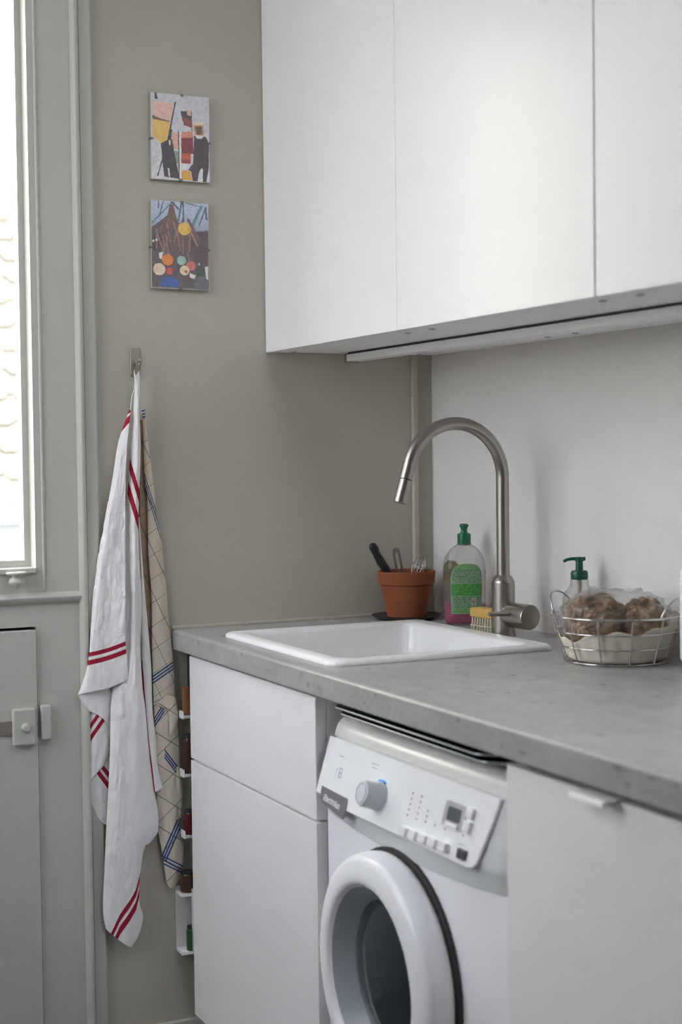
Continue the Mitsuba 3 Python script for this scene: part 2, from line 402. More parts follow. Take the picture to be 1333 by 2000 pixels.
# ------------------------------------------------------------------ wall cabinets
ZW, DW = 1.484, 0.4007
yj = [-0.0015, -0.5985, -1.1985, -1.7985, -2.3985]
wl = ['white wall cupboard in the corner above the sink', 'white wall cupboard above the tap, left of the dark door joint', 'white wall cupboard above the wire basket, right of the dark door joint', 'last white wall cupboard at the far end of the row']
for i in range(4):
    c = thing('wall_cupboard', wl[i], 'cupboard', 'row of white wall cupboards')
    a, b = yj[i], yj[i + 1]
    ga, gb = (0.0022 if i == 2 else 0.0004), (0.0022 if i == 1 else 0.0004)
    part(c, 'carcass', rbox(-DW + 0.0205, -0.001, b + 0.0006, a - 0.0006, ZW + 0.001, 2.50, 0.0008), M_CABIN, label='white carcass')
    part(c, 'door', rbox(-DW, -DW + 0.018, b + gb, a - ga, ZW, 2.50, 0.0012), M_CAB)
    for (sx, sy) in ((-0.355, a - 0.045), (-0.355, b + 0.045), (-0.055, a - 0.045), (-0.055, b + 0.045)):
        part(c, 'screw_cap', lathe([(0, 0), (0.006, 0), (0.006, 0.0022), (0.0045, 0.003), (0, 0.003)], (sx, sy, ZW + 0.001), (0, 0, -1), 16), M_WHITEGREY, 40)
L = thing('light_rail', 'slim white rail fixed lengthways under the wall cupboards', 'rail')
part(L, 'channel', rbox(-0.232, -0.200, -2.3, -0.045, 1.4655, 1.4805, 0.0012), M_CAB)
part(L, 'dark_gap', box(-0.229, -0.203, -2.3, -0.046, 1.480, 1.4855), M_DARK, False, label='dark strip standing in for the gap shadow along its top')  # shadow of the gap above the rail, put in as a dark strip
part(L, 'end_cap', rbox(-0.233, -0.199, -0.045, -0.037, 1.4635, 1.4825, 0.002), M_DARKSTEEL, label='dark end cap')

# ------------------------------------------------------------------ worktop, sink
ZC = 0.91
a = np.linspace(0, np.pi / 2, 7); rr = 0.007
pr = [(-0.001, ZC - 0.042), (-0.001, ZC)] + [(-0.62 + rr - rr * math.sin(t), ZC - rr + rr * math.cos(t)) for t in a] + [(-0.62 + 0.003 - 0.003 * math.cos(t), ZC - 0.042 + 0.003 - 0.003 * math.sin(t)) for t in a]
slab = prof_y(pr, -0.0015, -2.40)
SX0, SX1, SY0, SY1 = -0.578, -0.133, -0.692, -0.180
slab = cut(slab, box(SX0 + 0.018, SX1 - 0.018, SY0 + 0.018, SY1 - 0.018, 0.8, 1.0))
single('worktop', slab, M_COUNTER, 'grey concrete-look worktop running along the pale wall', 'worktop', smooth=40)

def rring(x0, x1, y0, y1, r, z, n=8):
    p = np.array(rrect(x1 - x0, y1 - y0, r, (x0 + x1) / 2, (y0 + y1) / 2).exterior.coords)[:-1]
    if not sg.Polygon(p).exterior.is_ccw: p = p[::-1]
    k = np.argmax(p @ [1, 0.3]); p = np.roll(p, -k, 0)
    return np.c_[p, np.full(len(p), z)]

ow = (SX1 - SX0) / 2; cxs, cys = (SX0 + SX1) / 2, (SY0 + SY1) / 2
def sring(d, r, z):
    return rring(SX0 + d, SX1 - d, SY0 + d, SY1 - d, r, z)
bx0, bx1, by0, by1 = SX0 + 0.034, SX1 - 0.040, SY0 + 0.034, SY1 - 0.034
def bring(d, r, z):
    return rring(bx0 + d, bx1 - d, by0 + d, by1 - d, r, z)
secs = [sring(0.022, 0.02, 0.760), sring(0.022, 0.02, 0.9105), sring(0.0, 0.026, 0.9105), sring(-0.0008, 0.026, 0.914), sring(0.0012, 0.025, 0.9178), sring(0.006, 0.022, 0.9205), sring(0.014, 0.02, 0.9212),
        bring(-0.008, 0.03, 0.9205), bring(-0.002, 0.03, 0.918), bring(0.002, 0.03, 0.910), bring(0.006, 0.032, 0.86), bring(0.012, 0.036, 0.80), bring(0.022, 0.05, 0.776), bring(0.06, 0.05, 0.772)]
S = thing('sink', 'white ceramic inset sink in the worktop below the tap', 'sink')
part(S, 'basin', loft(secs), M_CERAMIC, 42)
part(S, 'drain', lathe([(0, 0), (0.04, 0), (0.042, 0.002), (0.03, 0.003), (0.026, 0.001), (0, 0.001)], (-0.34, -0.43, 0.7722), (0, 0, 1), 32), M_STEEL, 40, label='steel drain')

# ------------------------------------------------------------------ tap
F = thing('kitchen_tap', 'brushed steel kitchen tap with a high curved spout behind the sink', 'tap')
fx, fy = -0.099, -0.458
part(F, 'tap_body', lathe([(0, 0), (0.0235, 0), (0.0235, 0.004), (0.0222, 0.006), (0.0222, 0.104), (0.0212, 0.1085), (0.0155, 0.117), (0.0128, 0.119), (0, 0.119)], (fx, fy, ZC), (0, 0, 1), 48), M_STEEL, 35)
R = 0.104; c0 = np.array([fx - R, 1.219]); ang = np.linspace(0, math.radians(164), 48)
sp = [(fx, fy, ZC + 0.118), (fx, fy, 1.10), (fx, fy, 1.16)] + [(c0[0] + R * math.cos(t), fy, c0[1] + R * math.sin(t)) for t in ang]
e = np.array(sp[-1]); dd = np.array([-math.sin(math.radians(16)), 0, -math.cos(math.radians(16))])
j0 = e + dd * 0.030
part(F, 'spout', tube(sp + [tuple(e + dd * 0.015), tuple(j0)], 0.0125, 32), M_STEEL, 40)
part(F, 'joint_ring', tube([j0 - dd * 0.0002, j0 + dd * 0.0016], 0.0116, 32), M_BLACK, 40, label='dark joint ring')
part(F, 'spray_head', lathe([(0, 0), (0.0124, 0), (0.0126, 0.001), (0.0126, 0.043), (0.0115, 0.045), (0.0095, 0.0455), (0.0085, 0.043), (0, 0.043)], j0 + dd * 0.0016, dd, 32), M_STEEL, 35)
hd = np.array([0.10, -1.0, 0.0]); hd /= np.linalg.norm(hd)
hz = 0.953
part(F, 'handle', lathe([(0, 0.012), (0.0195, 0.012), (0.0195, 0.026), (0.0235, 0.028), (0.0242, 0.030), (0.0242, 0.082), (0.0228, 0.084), (0, 0.084)], (fx, fy, hz), hd, 48), M_STEEL, 35)
l0 = np.array([fx, fy, hz + 0.004]) + hd * 0.050
ld = np.array([-1.0, -0.10, 0.06]); ld /= np.linalg.norm(ld)
part(F, 'lever', tube([l0 + ld * 0.02, l0 + ld * 0.072, l0 + ld * 0.074], [0.0042, 0.0042, 0.003], 16), M_STEEL, 40)

# ------------------------------------------------------------------ base cupboards
B1 = thing('base_cupboard', 'white base cupboard with a drawer under the sink, next to the towels', 'cupboard')
y0, y1 = -0.047, -0.668
def carcass(b_, y0, y1):
    part(b_, 'side_panel', box(-0.578, -0.02, y0 - 0.019, y0 - 0.001, 0.10, 0.866), M_CABIN, False)
    part(b_, 'side_panel', box(-0.578, -0.02, y1 + 0.001, y1 + 0.019, 0.10, 0.866), M_CABIN, False)
    part(b_, 'bottom_panel', box(-0.578, -0.02, y1 + 0.0192, y0 - 0.0192, 0.10, 0.118), M_CABIN, False)
    part(b_, 'back_panel', box(-0.030, -0.02, y1 + 0.0192, y0 - 0.0192, 0.1182, 0.70), M_CABIN, False)
carcass(B1, y0, y1)
part(B1, 'drawer_front', rbox(-0.600, -0.579, y1 + 0.0015, y0 - 0.0010, 0.6485, 0.859, 0.0015), M_CAB)
part(B1, 'door', rbox(-0.600, -0.579, y1 + 0.0015, y0 - 0.0010, 0.115, 0.6445, 0.0015), M_CAB)
part(B1, 'plinth', rbox(-0.545, -0.53, y1, y0, 0.002, 0.10, 0.001), M_CABIN)
B2 = thing('base_cupboard', 'white base cupboard with a tab pull, right of the washing machine', 'cupboard')
y0, y1 = -1.2745, -1.876
carcass(B2, y0, y1)
dk = part(B2, 'door', rbox(-0.600, -0.579, y1 + 0.0015, y0 - 0.0005, 0.115, 0.8535, 0.0015), M_CAB)
tab = sg.Polygon([(-0.590, 0.8537), (-0.590, 0.8555), (-0.6225, 0.8550), (-0.6250, 0.8535), (-0.6255, 0.8490), (-0.6240, 0.8485), (-0.6230, 0.8515), (-0.6215, 0.8530)])
part(dk, 'tab_pull', prof_y(tab, -1.456, -1.526), bsdf('m_tab', (0.86, 0.86, 0.87), 0.35), 40, label='short aluminium tab pull')
part(B2, 'plinth', rbox(-0.545, -0.53, y1, y0, 0.002, 0.10, 0.001), M_CABIN)
B3 = thing('base_cupboard', 'white base cupboard at the far right end of the worktop', 'cupboard')
part(B3, 'carcass', box(-0.578, -0.02, -2.39, -1.879, 0.002, 0.866), M_CABIN, False)
part(B3, 'door', rbox(-0.600, -0.579, -2.39, -1.8785, 0.115, 0.8535, 0.0015), M_CAB)

# ------------------------------------------------------------------ washing machine
WM = thing('washing_machine', 'white front-loading washing machine between two base cupboards', 'washing machine')
wy0, wy1 = -0.6785, -1.2725
ball = trimesh.creation.icosphere(subdivisions=2, radius=0.010).vertices
part(WM, 'body', trimesh.convex.convex_hull(np.vstack([ball + [x_, y_, z_] for y_ in (wy0 - 0.010, wy1 + 0.010) for x_, z_ in ((-0.578, 0.025), (-0.578, 0.672), (-0.556, 0.780), (-0.04, 0.780), (-0.04, 0.025))])), M_WHITEPL, 40)
lid = [(-0.03, 0.785), (-0.03, 0.832), (-0.515, 0.832), (-0.540, 0.8295), (-0.556, 0.824), (-0.566, 0.815), (-0.571, 0.803), (-0.5725, 0.7955), (-0.56, 0.785)]
part(WM, 'lid', prof_y(lid, wy0 - 0.006, wy1 + 0.002), bsdf('m_lid', (0.74, 0.735, 0.70), 0.22), 40)
# front fascia: slanted upper band and a tucked-in lower lip whose edge bows down in the middle
ny = 40; ys = np.linspace(wy0 - 0.0015, wy1 + 0.001, ny); mid = (wy0 + wy1) / 2; half = (wy0 - wy1) / 2
rows = []
for yv in ys:
    s = (yv - mid) / half
    zs = 0.6535 + 0.018 * s * s
    e = max(0.0, (abs(s) - 0.93) / 0.07); bk = 0.010 * e * e
    rows.append([(-0.573 + bk, yv, 0.7935), (-0.590 + bk, yv, 0.735), (-0.5985 + bk, yv, 0.704), (-0.5965 + bk, yv, 0.694), (-0.5925 + bk, yv, 0.682), (-0.5915 + bk, yv, zs + 0.004), (-0.5900 + bk, yv, zs), (-0.584, yv, zs)])
part(WM, 'fascia', thick_sheet(np.array(rows), np.tile([-1.0, 0, 0], (ny, 8, 1)), 0.010), M_WHITEGREY if False else bsdf('m_fascia', (0.60, 0.615, 0.635), 0.25), 50)
PA = np.array([-0.5738, wy0 - 0.0005, 0.7932]); PD = np.array([-0.2842, 0, -0.9588]); PE = np.array([0, -1.0, 0]); PN = np.array([-0.9588, 0, 0.2842])
def LP(a, d, h): return PA + PE * a + PD * d + PN * h
def plate(poly, h, h0=0.0):
    # local axes: along = PE, up = -PD so that along x up = outward normal
    return extrude(sg.Polygon(poly) if not isinstance(poly, (sg.Polygon, sg.MultiPolygon)) else poly, h, PE, -PD, PA + PN * h0)
def pol(pts): return sg.Polygon([(a, -d) for a, d in pts])
pan = pol([(0.001, 0.0005), (0.545, 0.0005), (0.5435, 0.012), (0.538, 0.040), (0.528, 0.080), (0.524, 0.094), (0.515, 0.102), (0.503, 0.1045), (0.126, 0.1045), (0.10, 0.1035), (0.0, 0.096)])
CP = part(WM, 'control_panel', plate(pan.buffer(-0.001).buffer(0.001), 0.0045, 0.0005), bsdf('m_panel', (0.87, 0.88, 0.90), 0.22), 40)
part(CP, 'name_plate', plate(pol([(0.0205, 0.083), (0.118, 0.086), (0.1225, 0.115), (0.118, 0.119), (0.034, 0.109), (0.0255, 0.104)]), 0.0025, 0.005), M_GREYPLATE, 40, label='grey plate with white lettering')
tm = meshkit.text_mesh('Electrolux', 0.0098, 0.0006, bold=True)
M4 = np.eye(4); M4[:3, 0] = PE + PD * 0.06; M4[:3, 1] = -PD; M4[:3, 2] = PN; M4[:3, 3] = LP(0.038, 0.1035, 0.0076); tm.apply_transform(M4)
part(CP, 'lettering', tm, M_WHITEPL, False)
M_INK = bsdf('m_ink', (0.40, 0.45, 0.52), 0.5)
M_LED = bsdf('m_led', (0.06, 0.06, 0.075), 0.3)
part(CP, 'print', cat([plate(rrect(0.0016, 0.011, 0.0004, 0.0555, -0.052), 0.0002, 0.005), plate(rrect(0.0105, 0.017, 0.001, 0.0690, -0.0525).difference(rrect(0.0065, 0.0055, 0.0006, 0.069, -0.0485)).difference(rrect(0.0065, 0.0055, 0.0006, 0.069, -0.0565)), 0.0002, 0.005), plate(rrect(0.024, 0.0012, 0.0004, 0.062, -0.026), 0.0002, 0.005), plate(rrect(0.026, 0.0012, 0.0004, 0.178, -0.018), 0.0002, 0.005),
                       plate(rrect(0.020, 0.001, 0.0004, 0.180, -0.024), 0.0002, 0.005), plate(rrect(0.02, 0.001, 0.0003, 0.478, -0.0785), 0.0002, 0.005)]), M_INK, False, label='faint grey printing')
dial_c = LP(0.2165, 0.0625, 0.005)
DL = part(CP, 'dial', lathe([(0, 0), (0.0235, 0), (0.0235, 0.003), (0.0215, 0.005), (0.0205, 0.029), (0.0188, 0.0325), (0.016, 0.0335), (0, 0.0332)], dial_c, PN, 48), bsdf('m_dial', (0.62, 0.64, 0.67), 0.25), 35, label='silver grey dial')
part(DL, 'dial_ring', lathe([(0.0145, 0.0332), (0.0158, 0.0332), (0.0158, 0.0342), (0.0145, 0.0342), (0.0145, 0.0332)], dial_c, PN, 48), M_INK, 30, label='thin blue ring')
mk = sg.Polygon([(math.sin(t) * r_, math.cos(t) * r_) for r_, ts in ((0.0262, np.linspace(-0.42, 0.42, 9)), (0.0236, np.linspace(0.42, -0.42, 9))) for t in ts])
part(DL, 'dial_mark', extrude(mk, 0.004, PE, -PD, dial_c), bsdf('m_blue', (0.04, 0.36, 0.85), 0.4), 40, label='bright blue mark')
for (a_, dlist) in ((0.3135, np.linspace(0.038, 0.071, 5)), (0.341, np.linspace(0.0373, 0.071, 5)), (0.368, np.linspace(0.0533, 0.0696, 3)), (0.396, [0.0687]), (0.4256, [0.0676]), (0.4756, [0.0661])):
    for d_ in dlist:
        part(CP, 'indicator', lathe([(0, 0), (0.0016, 0), (0.0014, 0.0007), (0, 0.0008)], LP(a_, d_, 0.005), PN, 10), M_LED, True, label='tiny dark indicator light')
M_BTN = bsdf('m_button', (0.82, 0.83, 0.845), 0.25)
def button(a_, d_, w, h, t, mat=M_BTN, r=0.002, label=None, name='button'):
    base = rrect(w, h, r, a_, -d_); top = rrect(w * 0.9, h * 0.86, r, a_, -d_)
    b0 = np.array(base.exterior.coords)[:-1]; b1 = np.array(top.exterior.coords)[:-1]
    mk_ = lambda q, hh: np.array([LP(x, -y, hh) for x, y in q])
    part(CP, name, loft([mk_(b0, 0.0048), mk_(b0, 0.0048 + t * 0.8), mk_(b1, 0.0048 + t)]), mat, 40, label=label)
for k in range(5):
    button(0.3205 + 0.0292 * k, 0.0948 - 0.0008 * k, 0.0225, 0.0135, 0.0085)
part(CP, 'display', plate(rrect(0.040, 0.022, 0.003, 0.443, -0.044), 0.0012, 0.005), bsdf('m_display', (0.10, 0.11, 0.125), 0.15), 40, label='dark display window')
part(CP, 'display_frame', plate(rrect(0.058, 0.036, 0.006, 0.443, -0.0450).difference(rrect(0.038, 0.020, 0.003, 0.443, -0.044)), 0.0022, 0.005), bsdf('m_dframe', (0.45, 0.46, 0.48), 0.3), 40, label='grey bezel')
button(0.443, 0.0600, 0.036, 0.007, 0.005)
button(0.4845, 0.0335, 0.018, 0.016, 0.006)
button(0.4845, 0.0525, 0.018, 0.016, 0.006)
button(0.4865, 0.0905, 0.022, 0.0145, 0.005, bsdf('m_power', (0.055, 0.055, 0.06), 0.25), label='dark grey power button')
# porthole
dc = np.array([0.0, -0.943, 0.470])
def dl(profile, name, mat, parent, smooth=35, label=None, seg=96):
    return part(parent, name, lathe([(r_, -x_) for r_, x_ in profile], dc, (-1, 0, 0), seg), mat, smooth, label=label)
dl([(0.150, -0.5885), (0.1925, -0.5885), (0.1925, -0.594), (0.186, -0.5965), (0.150, -0.5965), (0.150, -0.5885)], 'dark_gap', M_DARK, WM, label='dark ring behind the round door')
DR = dl([(0.120, -0.597), (0.183, -0.597), (0.1875, -0.603), (0.1885, -0.612), (0.1865, -0.632), (0.182, -0.6395), (0.172, -0.6445), (0.156, -0.648), (0.146, -0.6475), (0.1415, -0.6440), (0.138, -0.638), (0.120, -0.614), (0.117, -0.608), (0.117, -0.597), (0.120, -0.597)], 'round_door', M_WHITEPL, WM, 40, label='white ring door with a dark glass bowl')
dl([(0.1375, -0.6395), (0.1395, -0.638), (0.1215, -0.613), (0.1165, -0.605), (0.1145, -0.608), (0.1375, -0.6395)], 'inner_collar', bsdf('m_collar', (0.34, 0.38, 0.41), 0.3), DR, 40, label='grey sloping inner collar')
dl([(0, -0.626), (0.03, -0.6255), (0.07, -0.622), (0.10, -0.615), (0.1155, -0.607), (0.1155, -0.600), (0, -0.600)], 'glass', M_GLASSDARK, DR, 40, label='dark glass bowl')
hs = []
for t in np.radians(np.linspace(-62, -14, 17)):
    c_, s_ = math.cos(t), math.sin(t)
    ring = [(0.1435, -0.6470), (0.156, -0.6492), (0.172, -0.6458), (0.1830, -0.6405), (0.1878, -0.632), (0.1895, -0.613), (0.180, -0.613), (0.160, -0.638)]
    hs.append([(x_, dc[1] - r_ * c_, dc[2] + r_ * s_) for r_, x_ in ring])
part(DR, 'handle', loft(hs), M_WHITEPL, 40)

# two dark trays lying on the machine
def tray(z, x0, yo, label):
    t_ = thing('baking_tray', label, 'tray', None)
    def rr_(d, zz): return rring(x0 + d, -0.06 - d, -1.232 + yo + d, -0.735 + yo - d, 0.035, zz)
    part(t_, 'pan', loft([rr_(0.028, z), rr_(0.02, z + 0.001), rr_(0.004, z + 0.010), rr_(0.0, z + 0.0105), rr_(0.001, z + 0.012), rr_(0.006, z + 0.0115), rr_(0.022, z + 0.0035), rr_(0.03, z + 0.003)]), bsdf('m_tray', (0.02, 0.024, 0.026), 0.22) if 'm_tray' not in scene else 'm_tray', 40)
    q = rr_(0.0002, z + 0.0118); part(t_, 'rim', tube(np.vstack([q[::1]]), 0.0016, 8, closed=True), bsdf('m_trayrim', (0.42, 0.47, 0.47), 0.2, metallic=0.5) if 'm_trayrim' not in scene else 'm_trayrim', True, label='pale glinting rim')
tray(0.8325, -0.598, 0.0, 'lower of the two dark trays lying on the washing machine')
tray(0.8435, -0.606, 0.003, 'upper of the two dark trays, directly under the worktop edge')

# ------------------------------------------------------------------ narrow rack in the gap by the wall
RK = thing('narrow_shelf', 'narrow white shelf of jars in the gap between cupboard and wall', 'shelf')
ry0, ry1 = -0.0440, -0.0025
zs = [0.245, 0.366, 0.487, 0.614, 0.735]
part(RK, 'side_panel', box(-0.622, -0.10, ry1 - 0.003, ry1, zs[0] - 0.006, 0.375), M_CAB, False)
part(RK, 'side_panel', box(-0.60, -0.10, ry0, ry0 + 0.003, zs[0] - 0.006, 0.375), M_CAB, False)
part(RK, 'back_panel', box(-0.112, -0.10, ry0, ry1, zs[0] - 0.006, 0.80), M_CAB, False)
for z in zs:
    part(RK, 'shelf_board', box(-0.622 if z < 0.4 else -0.612, -0.11, ry0 + 0.0032, ry1 - 0.0032 if z < 0.4 else -0.0185, z - 0.006, z), M_CAB, False)
    if z > 0.4: part(RK, 'front_lip', box(-0.6135, -0.6115, ry0 + 0.002, -0.0185, z - 0.007, z + 0.009), M_CAB, False)
def jar(x, z, r, h, col, capc, label, name='jar', catg='jar', yc=-0.0315):
    j = thing(name, label, catg)
    part(j, 'glass', lathe([(0, 0), (r * 0.95, 0), (r, 0.003), (r, h * 0.8), (r * 0.8, h * 0.9), (0, h * 0.9)], (x, yc, z + 0.0005), (0, 0, 1), 24), col, 40)
    part(j, 'lid', lathe([(0, h * 0.9), (r * 0.85, h * 0.9), (r * 0.85, h), (0, h)], (x, yc, z + 0.0005), (0, 0, 1), 24), capc, 40)
jar(-0.602, zs[1], 0.0165, 0.042, bsdf('m_jar1', (0.06, 0.032, 0.02), 0.2), M_DARK, 'brown jar standing lowest but one on the narrow shelf', yc=-0.0245)
jar(-0.598, zs[2], 0.0115, 0.050, bsdf('m_jar2', (0.09, 0.010, 0.012), 0.25), M_DARK, 'red jar in the narrow shelf beside the blue-striped towel end')
jar(-0.598, zs[3], 0.0115, 0.08, bsdf('m_jar3', (0.05, 0.024, 0.02), 0.25), M_DARK, 'dark jar high in the narrow shelf by the drawer front')
jar(-0.598, zs[0], 0.0110, 0.05, bsdf('m_jar4', (0.03, 0.085, 0.03), 0.3), M_DARK, 'green jar on the lowest board of the narrow shelf')
single('spice_box', rbox(-0.610, -0.596, -0.0405, -0.028, zs[4] + 0.001, zs[4] + 0.058, 0.001), bsdf('m_orange', (0.24, 0.10, 0.04), 0.5), 'orange-brown packet on the top board of the narrow shelf', 'packet')

single('gap_shade_block', rbox(-0.595, -0.40, -0.0405, -0.0195, zs[4] + 0.001, 0.862, 0.002), M_DARK, 'added dark block standing in for shade in the gap, behind the orange-brown packet', 'packet')  # added dark block, stands in for the shade deep in the gap

# ------------------------------------------------------------------ flowerpot with kitchen tools
px, py_ = -0.110, -0.078
Z1 = ZC + 0.0005
single('saucer', lathe([(0, 0), (0.06, 0), (0.075, 0.006), (0.0765, 0.0085), (0.074, 0.009), (0.06, 0.0045), (0, 0.0045)], (px, py_, Z1), (0, 0, 1), 48), bsdf('m_saucer', (0.035, 0.03, 0.028), 0.3), 'dark flat saucer under the terracotta pot', 'saucer', smooth=35)
PZ = Z1 + 0.005
FP = thing('flowerpot', 'terracotta pot holding kitchen tools behind the sink', 'pot')
part(FP, 'pot_body', lathe([(0, 0), (0.041, 0), (0.0425, 0.002), (0.0555, 0.068), (0.0545, 0.0695), (0.0605, 0.071), (0.0615, 0.074), (0.0635, 0.096), (0.0625, 0.0985), (0.058, 0.0985), (0.0565, 0.096), (0.0395, 0.006), (0, 0.006)], (px, py_, PZ), (0, 0, 1), 64), M_TERRA, 35)
# knife
KN = thing('kitchen_knife', 'knife with a black handle leaning in the terracotta pot', 'knife')
k0 = np.array([px - 0.088, py_ - 0.005, PZ + 0.158]); k1 = np.array([px - 0.043, py_ - 0.004, PZ + 0.091]); kd = (k1 - k0) / np.linalg.norm(k1 - k0)
side = np.cross(kd, [0, 1, 0]); side /= np.linalg.norm(side)
secs = []
Lk = np.linalg.norm(k1 - k0)
for t, w, o in ((0, 0.005, 0.002), (0.004, 0.0088, 0.002), (0.016, 0.0098, 0.002), (0.024, 0.0083, 0.0), (0.045, 0.0098, -0.001), (0.066, 0.0095, 0.0), (Lk, 0.0075, 0.0)):
    c = k0 + kd * t + side * o
    secs.append([c + side * w * math.cos(q) + np.array([0, 1, 0]) * 0.0058 * math.sin(q) for q in np.linspace(0, 2 * np.pi, 20, endpoint=False)])
part(KN, 'handle', loft(secs), M_BLACK, 50)
bl = [(0, 0.006), (0.07, 0.007), (0.10, 0.0), (0.085, -0.0065), (0, -0.007)]
part(KN, 'blade', extrude(bl, 0.0016, kd, side, k1 - kd * 0.001), M_CHROME, False, label='steel blade')
part(KN, 'bolster', tube([k1 - kd * 0.003, k1 + kd * 0.004], 0.0064, 12), M_CHROME, 40)
# peeler
PL = thing('vegetable_peeler', 'dull metal peeler standing in the middle of the terracotta pot', 'peeler')
a0 = np.array([px - 0.020, py_ + 0.012, PZ + 0.148]); a1 = np.array([px - 0.002, py_ + 0.006, PZ + 0.035]); ad = (a1 - a0) / np.linalg.norm(a1 - a0)
s2 = np.cross(ad, [0.25, 1, 0]); s2 /= np.linalg.norm(s2)
ho = sg.LineString([(0.008, 0), (0.075, 0)]).buffer(0.0082); hi = sg.LineString([(0.014, 0), (0.072, 0)]).buffer(0.0038)
n2 = np.cross(ad, s2)
part(PL, 'handle', extrude(ho.difference(hi), 0.004, ad, s2, a0), bsdf('m_dullmetal', (0.30, 0.28, 0.265), 0.4, metallic=0.7), 35)
part(PL, 'blade', extrude([(0.07, -0.005), (0.112, -0.004), (0.112, 0.004), (0.07, 0.005)], 0.002, ad, s2, a0 + n2 * 0.001), M_CHROME, False)
# whisk-like loop of wire
WK = thing('wire_strainer', 'small wire strainer peeping over the right rim of the terracotta pot', 'strainer')
wc = np.array([px + 0.036, py_ + 0.010, PZ + 0.106])
wd = np.array([0.45, 0.10, 0.88]); wd /= np.linalg.norm(wd)
wx, wy, _ = frame_from((0, 0, 0), wd)
for k in range(5):
    t = k * math.pi / 5; ax = wx * math.cos(t) + wy * math.sin(t)
    pth = [wc + wd * (0.024 * math.cos(q)) + ax * (0.014 * math.sin(q)) for q in np.linspace(0, 2 * np.pi, 28, endpoint=False)]
    part(WK, 'wire', tube(pth, 0.0009, 6, closed=True), M_CHROME, True)
part(WK, 'band', lathe([(0.0135, -0.002), (0.0148, -0.002), (0.0148, 0.002), (0.0135, 0.002), (0.0135, -0.002)], wc, wd, 24), M_CHROME, 35)
part(WK, 'stem', tube([wc - wd * 0.022, wc - wd * 0.055 - np.array([0.012, 0, 0.02])], 0.0026, 10), M_CHROME, 40)

# ------------------------------------------------------------------ washing-up liquid bottle
SB = thing('soap_bottle', 'clear washing-up bottle with green cap and a little pink liquid', 'bottle')
sc = np.array([-0.061, -0.243, Z1]); sx_ = np.array([0.9, -0.43, 0]); sx_ /= np.linalg.norm(sx_); sy_ = np.array([-sx_[1], sx_[0], 0])
prof = [(0.0, 0.034, 0.021), (0.003, 0.0395, 0.0245), (0.012, 0.0425, 0.0265), (0.05, 0.0435, 0.027), (0.10, 0.0445, 0.0275), (0.120, 0.0440, 0.027), (0.134, 0.0415, 0.0255), (0.146, 0.0365, 0.023), (0.156, 0.0295, 0.0195), (0.163, 0.0215, 0.0165), (0.168, 0.0140, 0.0135), (0.174, 0.0125, 0.0125)]
from scipy.interpolate import PchipInterpolator
pz = np.array(prof); fa, fb = PchipInterpolator(pz[:, 0], pz[:, 1]), PchipInterpolator(pz[:, 0], pz[:, 2])
def sup(q, a_, b_, e_=2.5):
    c_, s_ = np.cos(q), np.sin(q)
    return np.sign(c_) * np.abs(c_) ** (2 / e_) * a_, np.sign(s_) * np.abs(s_) ** (2 / e_) * b_
def sring_b(z, inset=0.0, n=72):
    q = np.linspace(0, 2 * np.pi, n, endpoint=False); x, y = sup(q, fa(z) - inset, fb(z) - inset)
    return sc + np.outer(x, sx_) + np.outer(y, sy_) + [0, 0, z]
zz = np.r_[0, 0.003, 0.008, 0.012, np.linspace(0.02, 0.12, 9), np.linspace(0.126, 0.174, 13)]
part(SB, 'bottle_body', loft([sring_b(z) for z in zz]), 'm_clear', 50)
bsdf('m_pink', (0.33, 0.022, 0.11), 0.15, spec=0.4)
def lring(z, ins):
    q = sring_b(z, ins); return q
part(SB, 'liquid', loft([lring(0.0025, 0.003), lring(0.006, 0.0018), lring(0.012, 0.0016), lring(0.03, 0.0016), lring(0.044, 0.0016)]), 'm_pink', 50, label='pink liquid')
def label_patch(q0, q1, z0, z1, arch, off):
    nq, nz = 28, 34; P_ = np.zeros((nq, nz, 3)); UV = np.zeros((nq, nz, 2))
    for i, q in enumerate(np.linspace(q0, q1, nq)):
        s = 2 * (i / (nq - 1)) - 1
        zt = z1 - arch * (1 - math.sqrt(max(0.0, 1 - abs(s) ** 2.4)))
        for j, z in enumerate(np.linspace(z0, zt, nz)):
            x, y = sup(q, fa(z) + off, fb(z) + off); P_[i, j] = sc + sx_ * x + sy_ * y + [0, 0, z]; UV[i, j] = (i / (nq - 1), (z - z0) / (z1 - z0))
    return P_, UV
P_, UV = label_patch(math.radians(232), math.radians(317), 0.024, 0.128, 0.030, 0.0005)
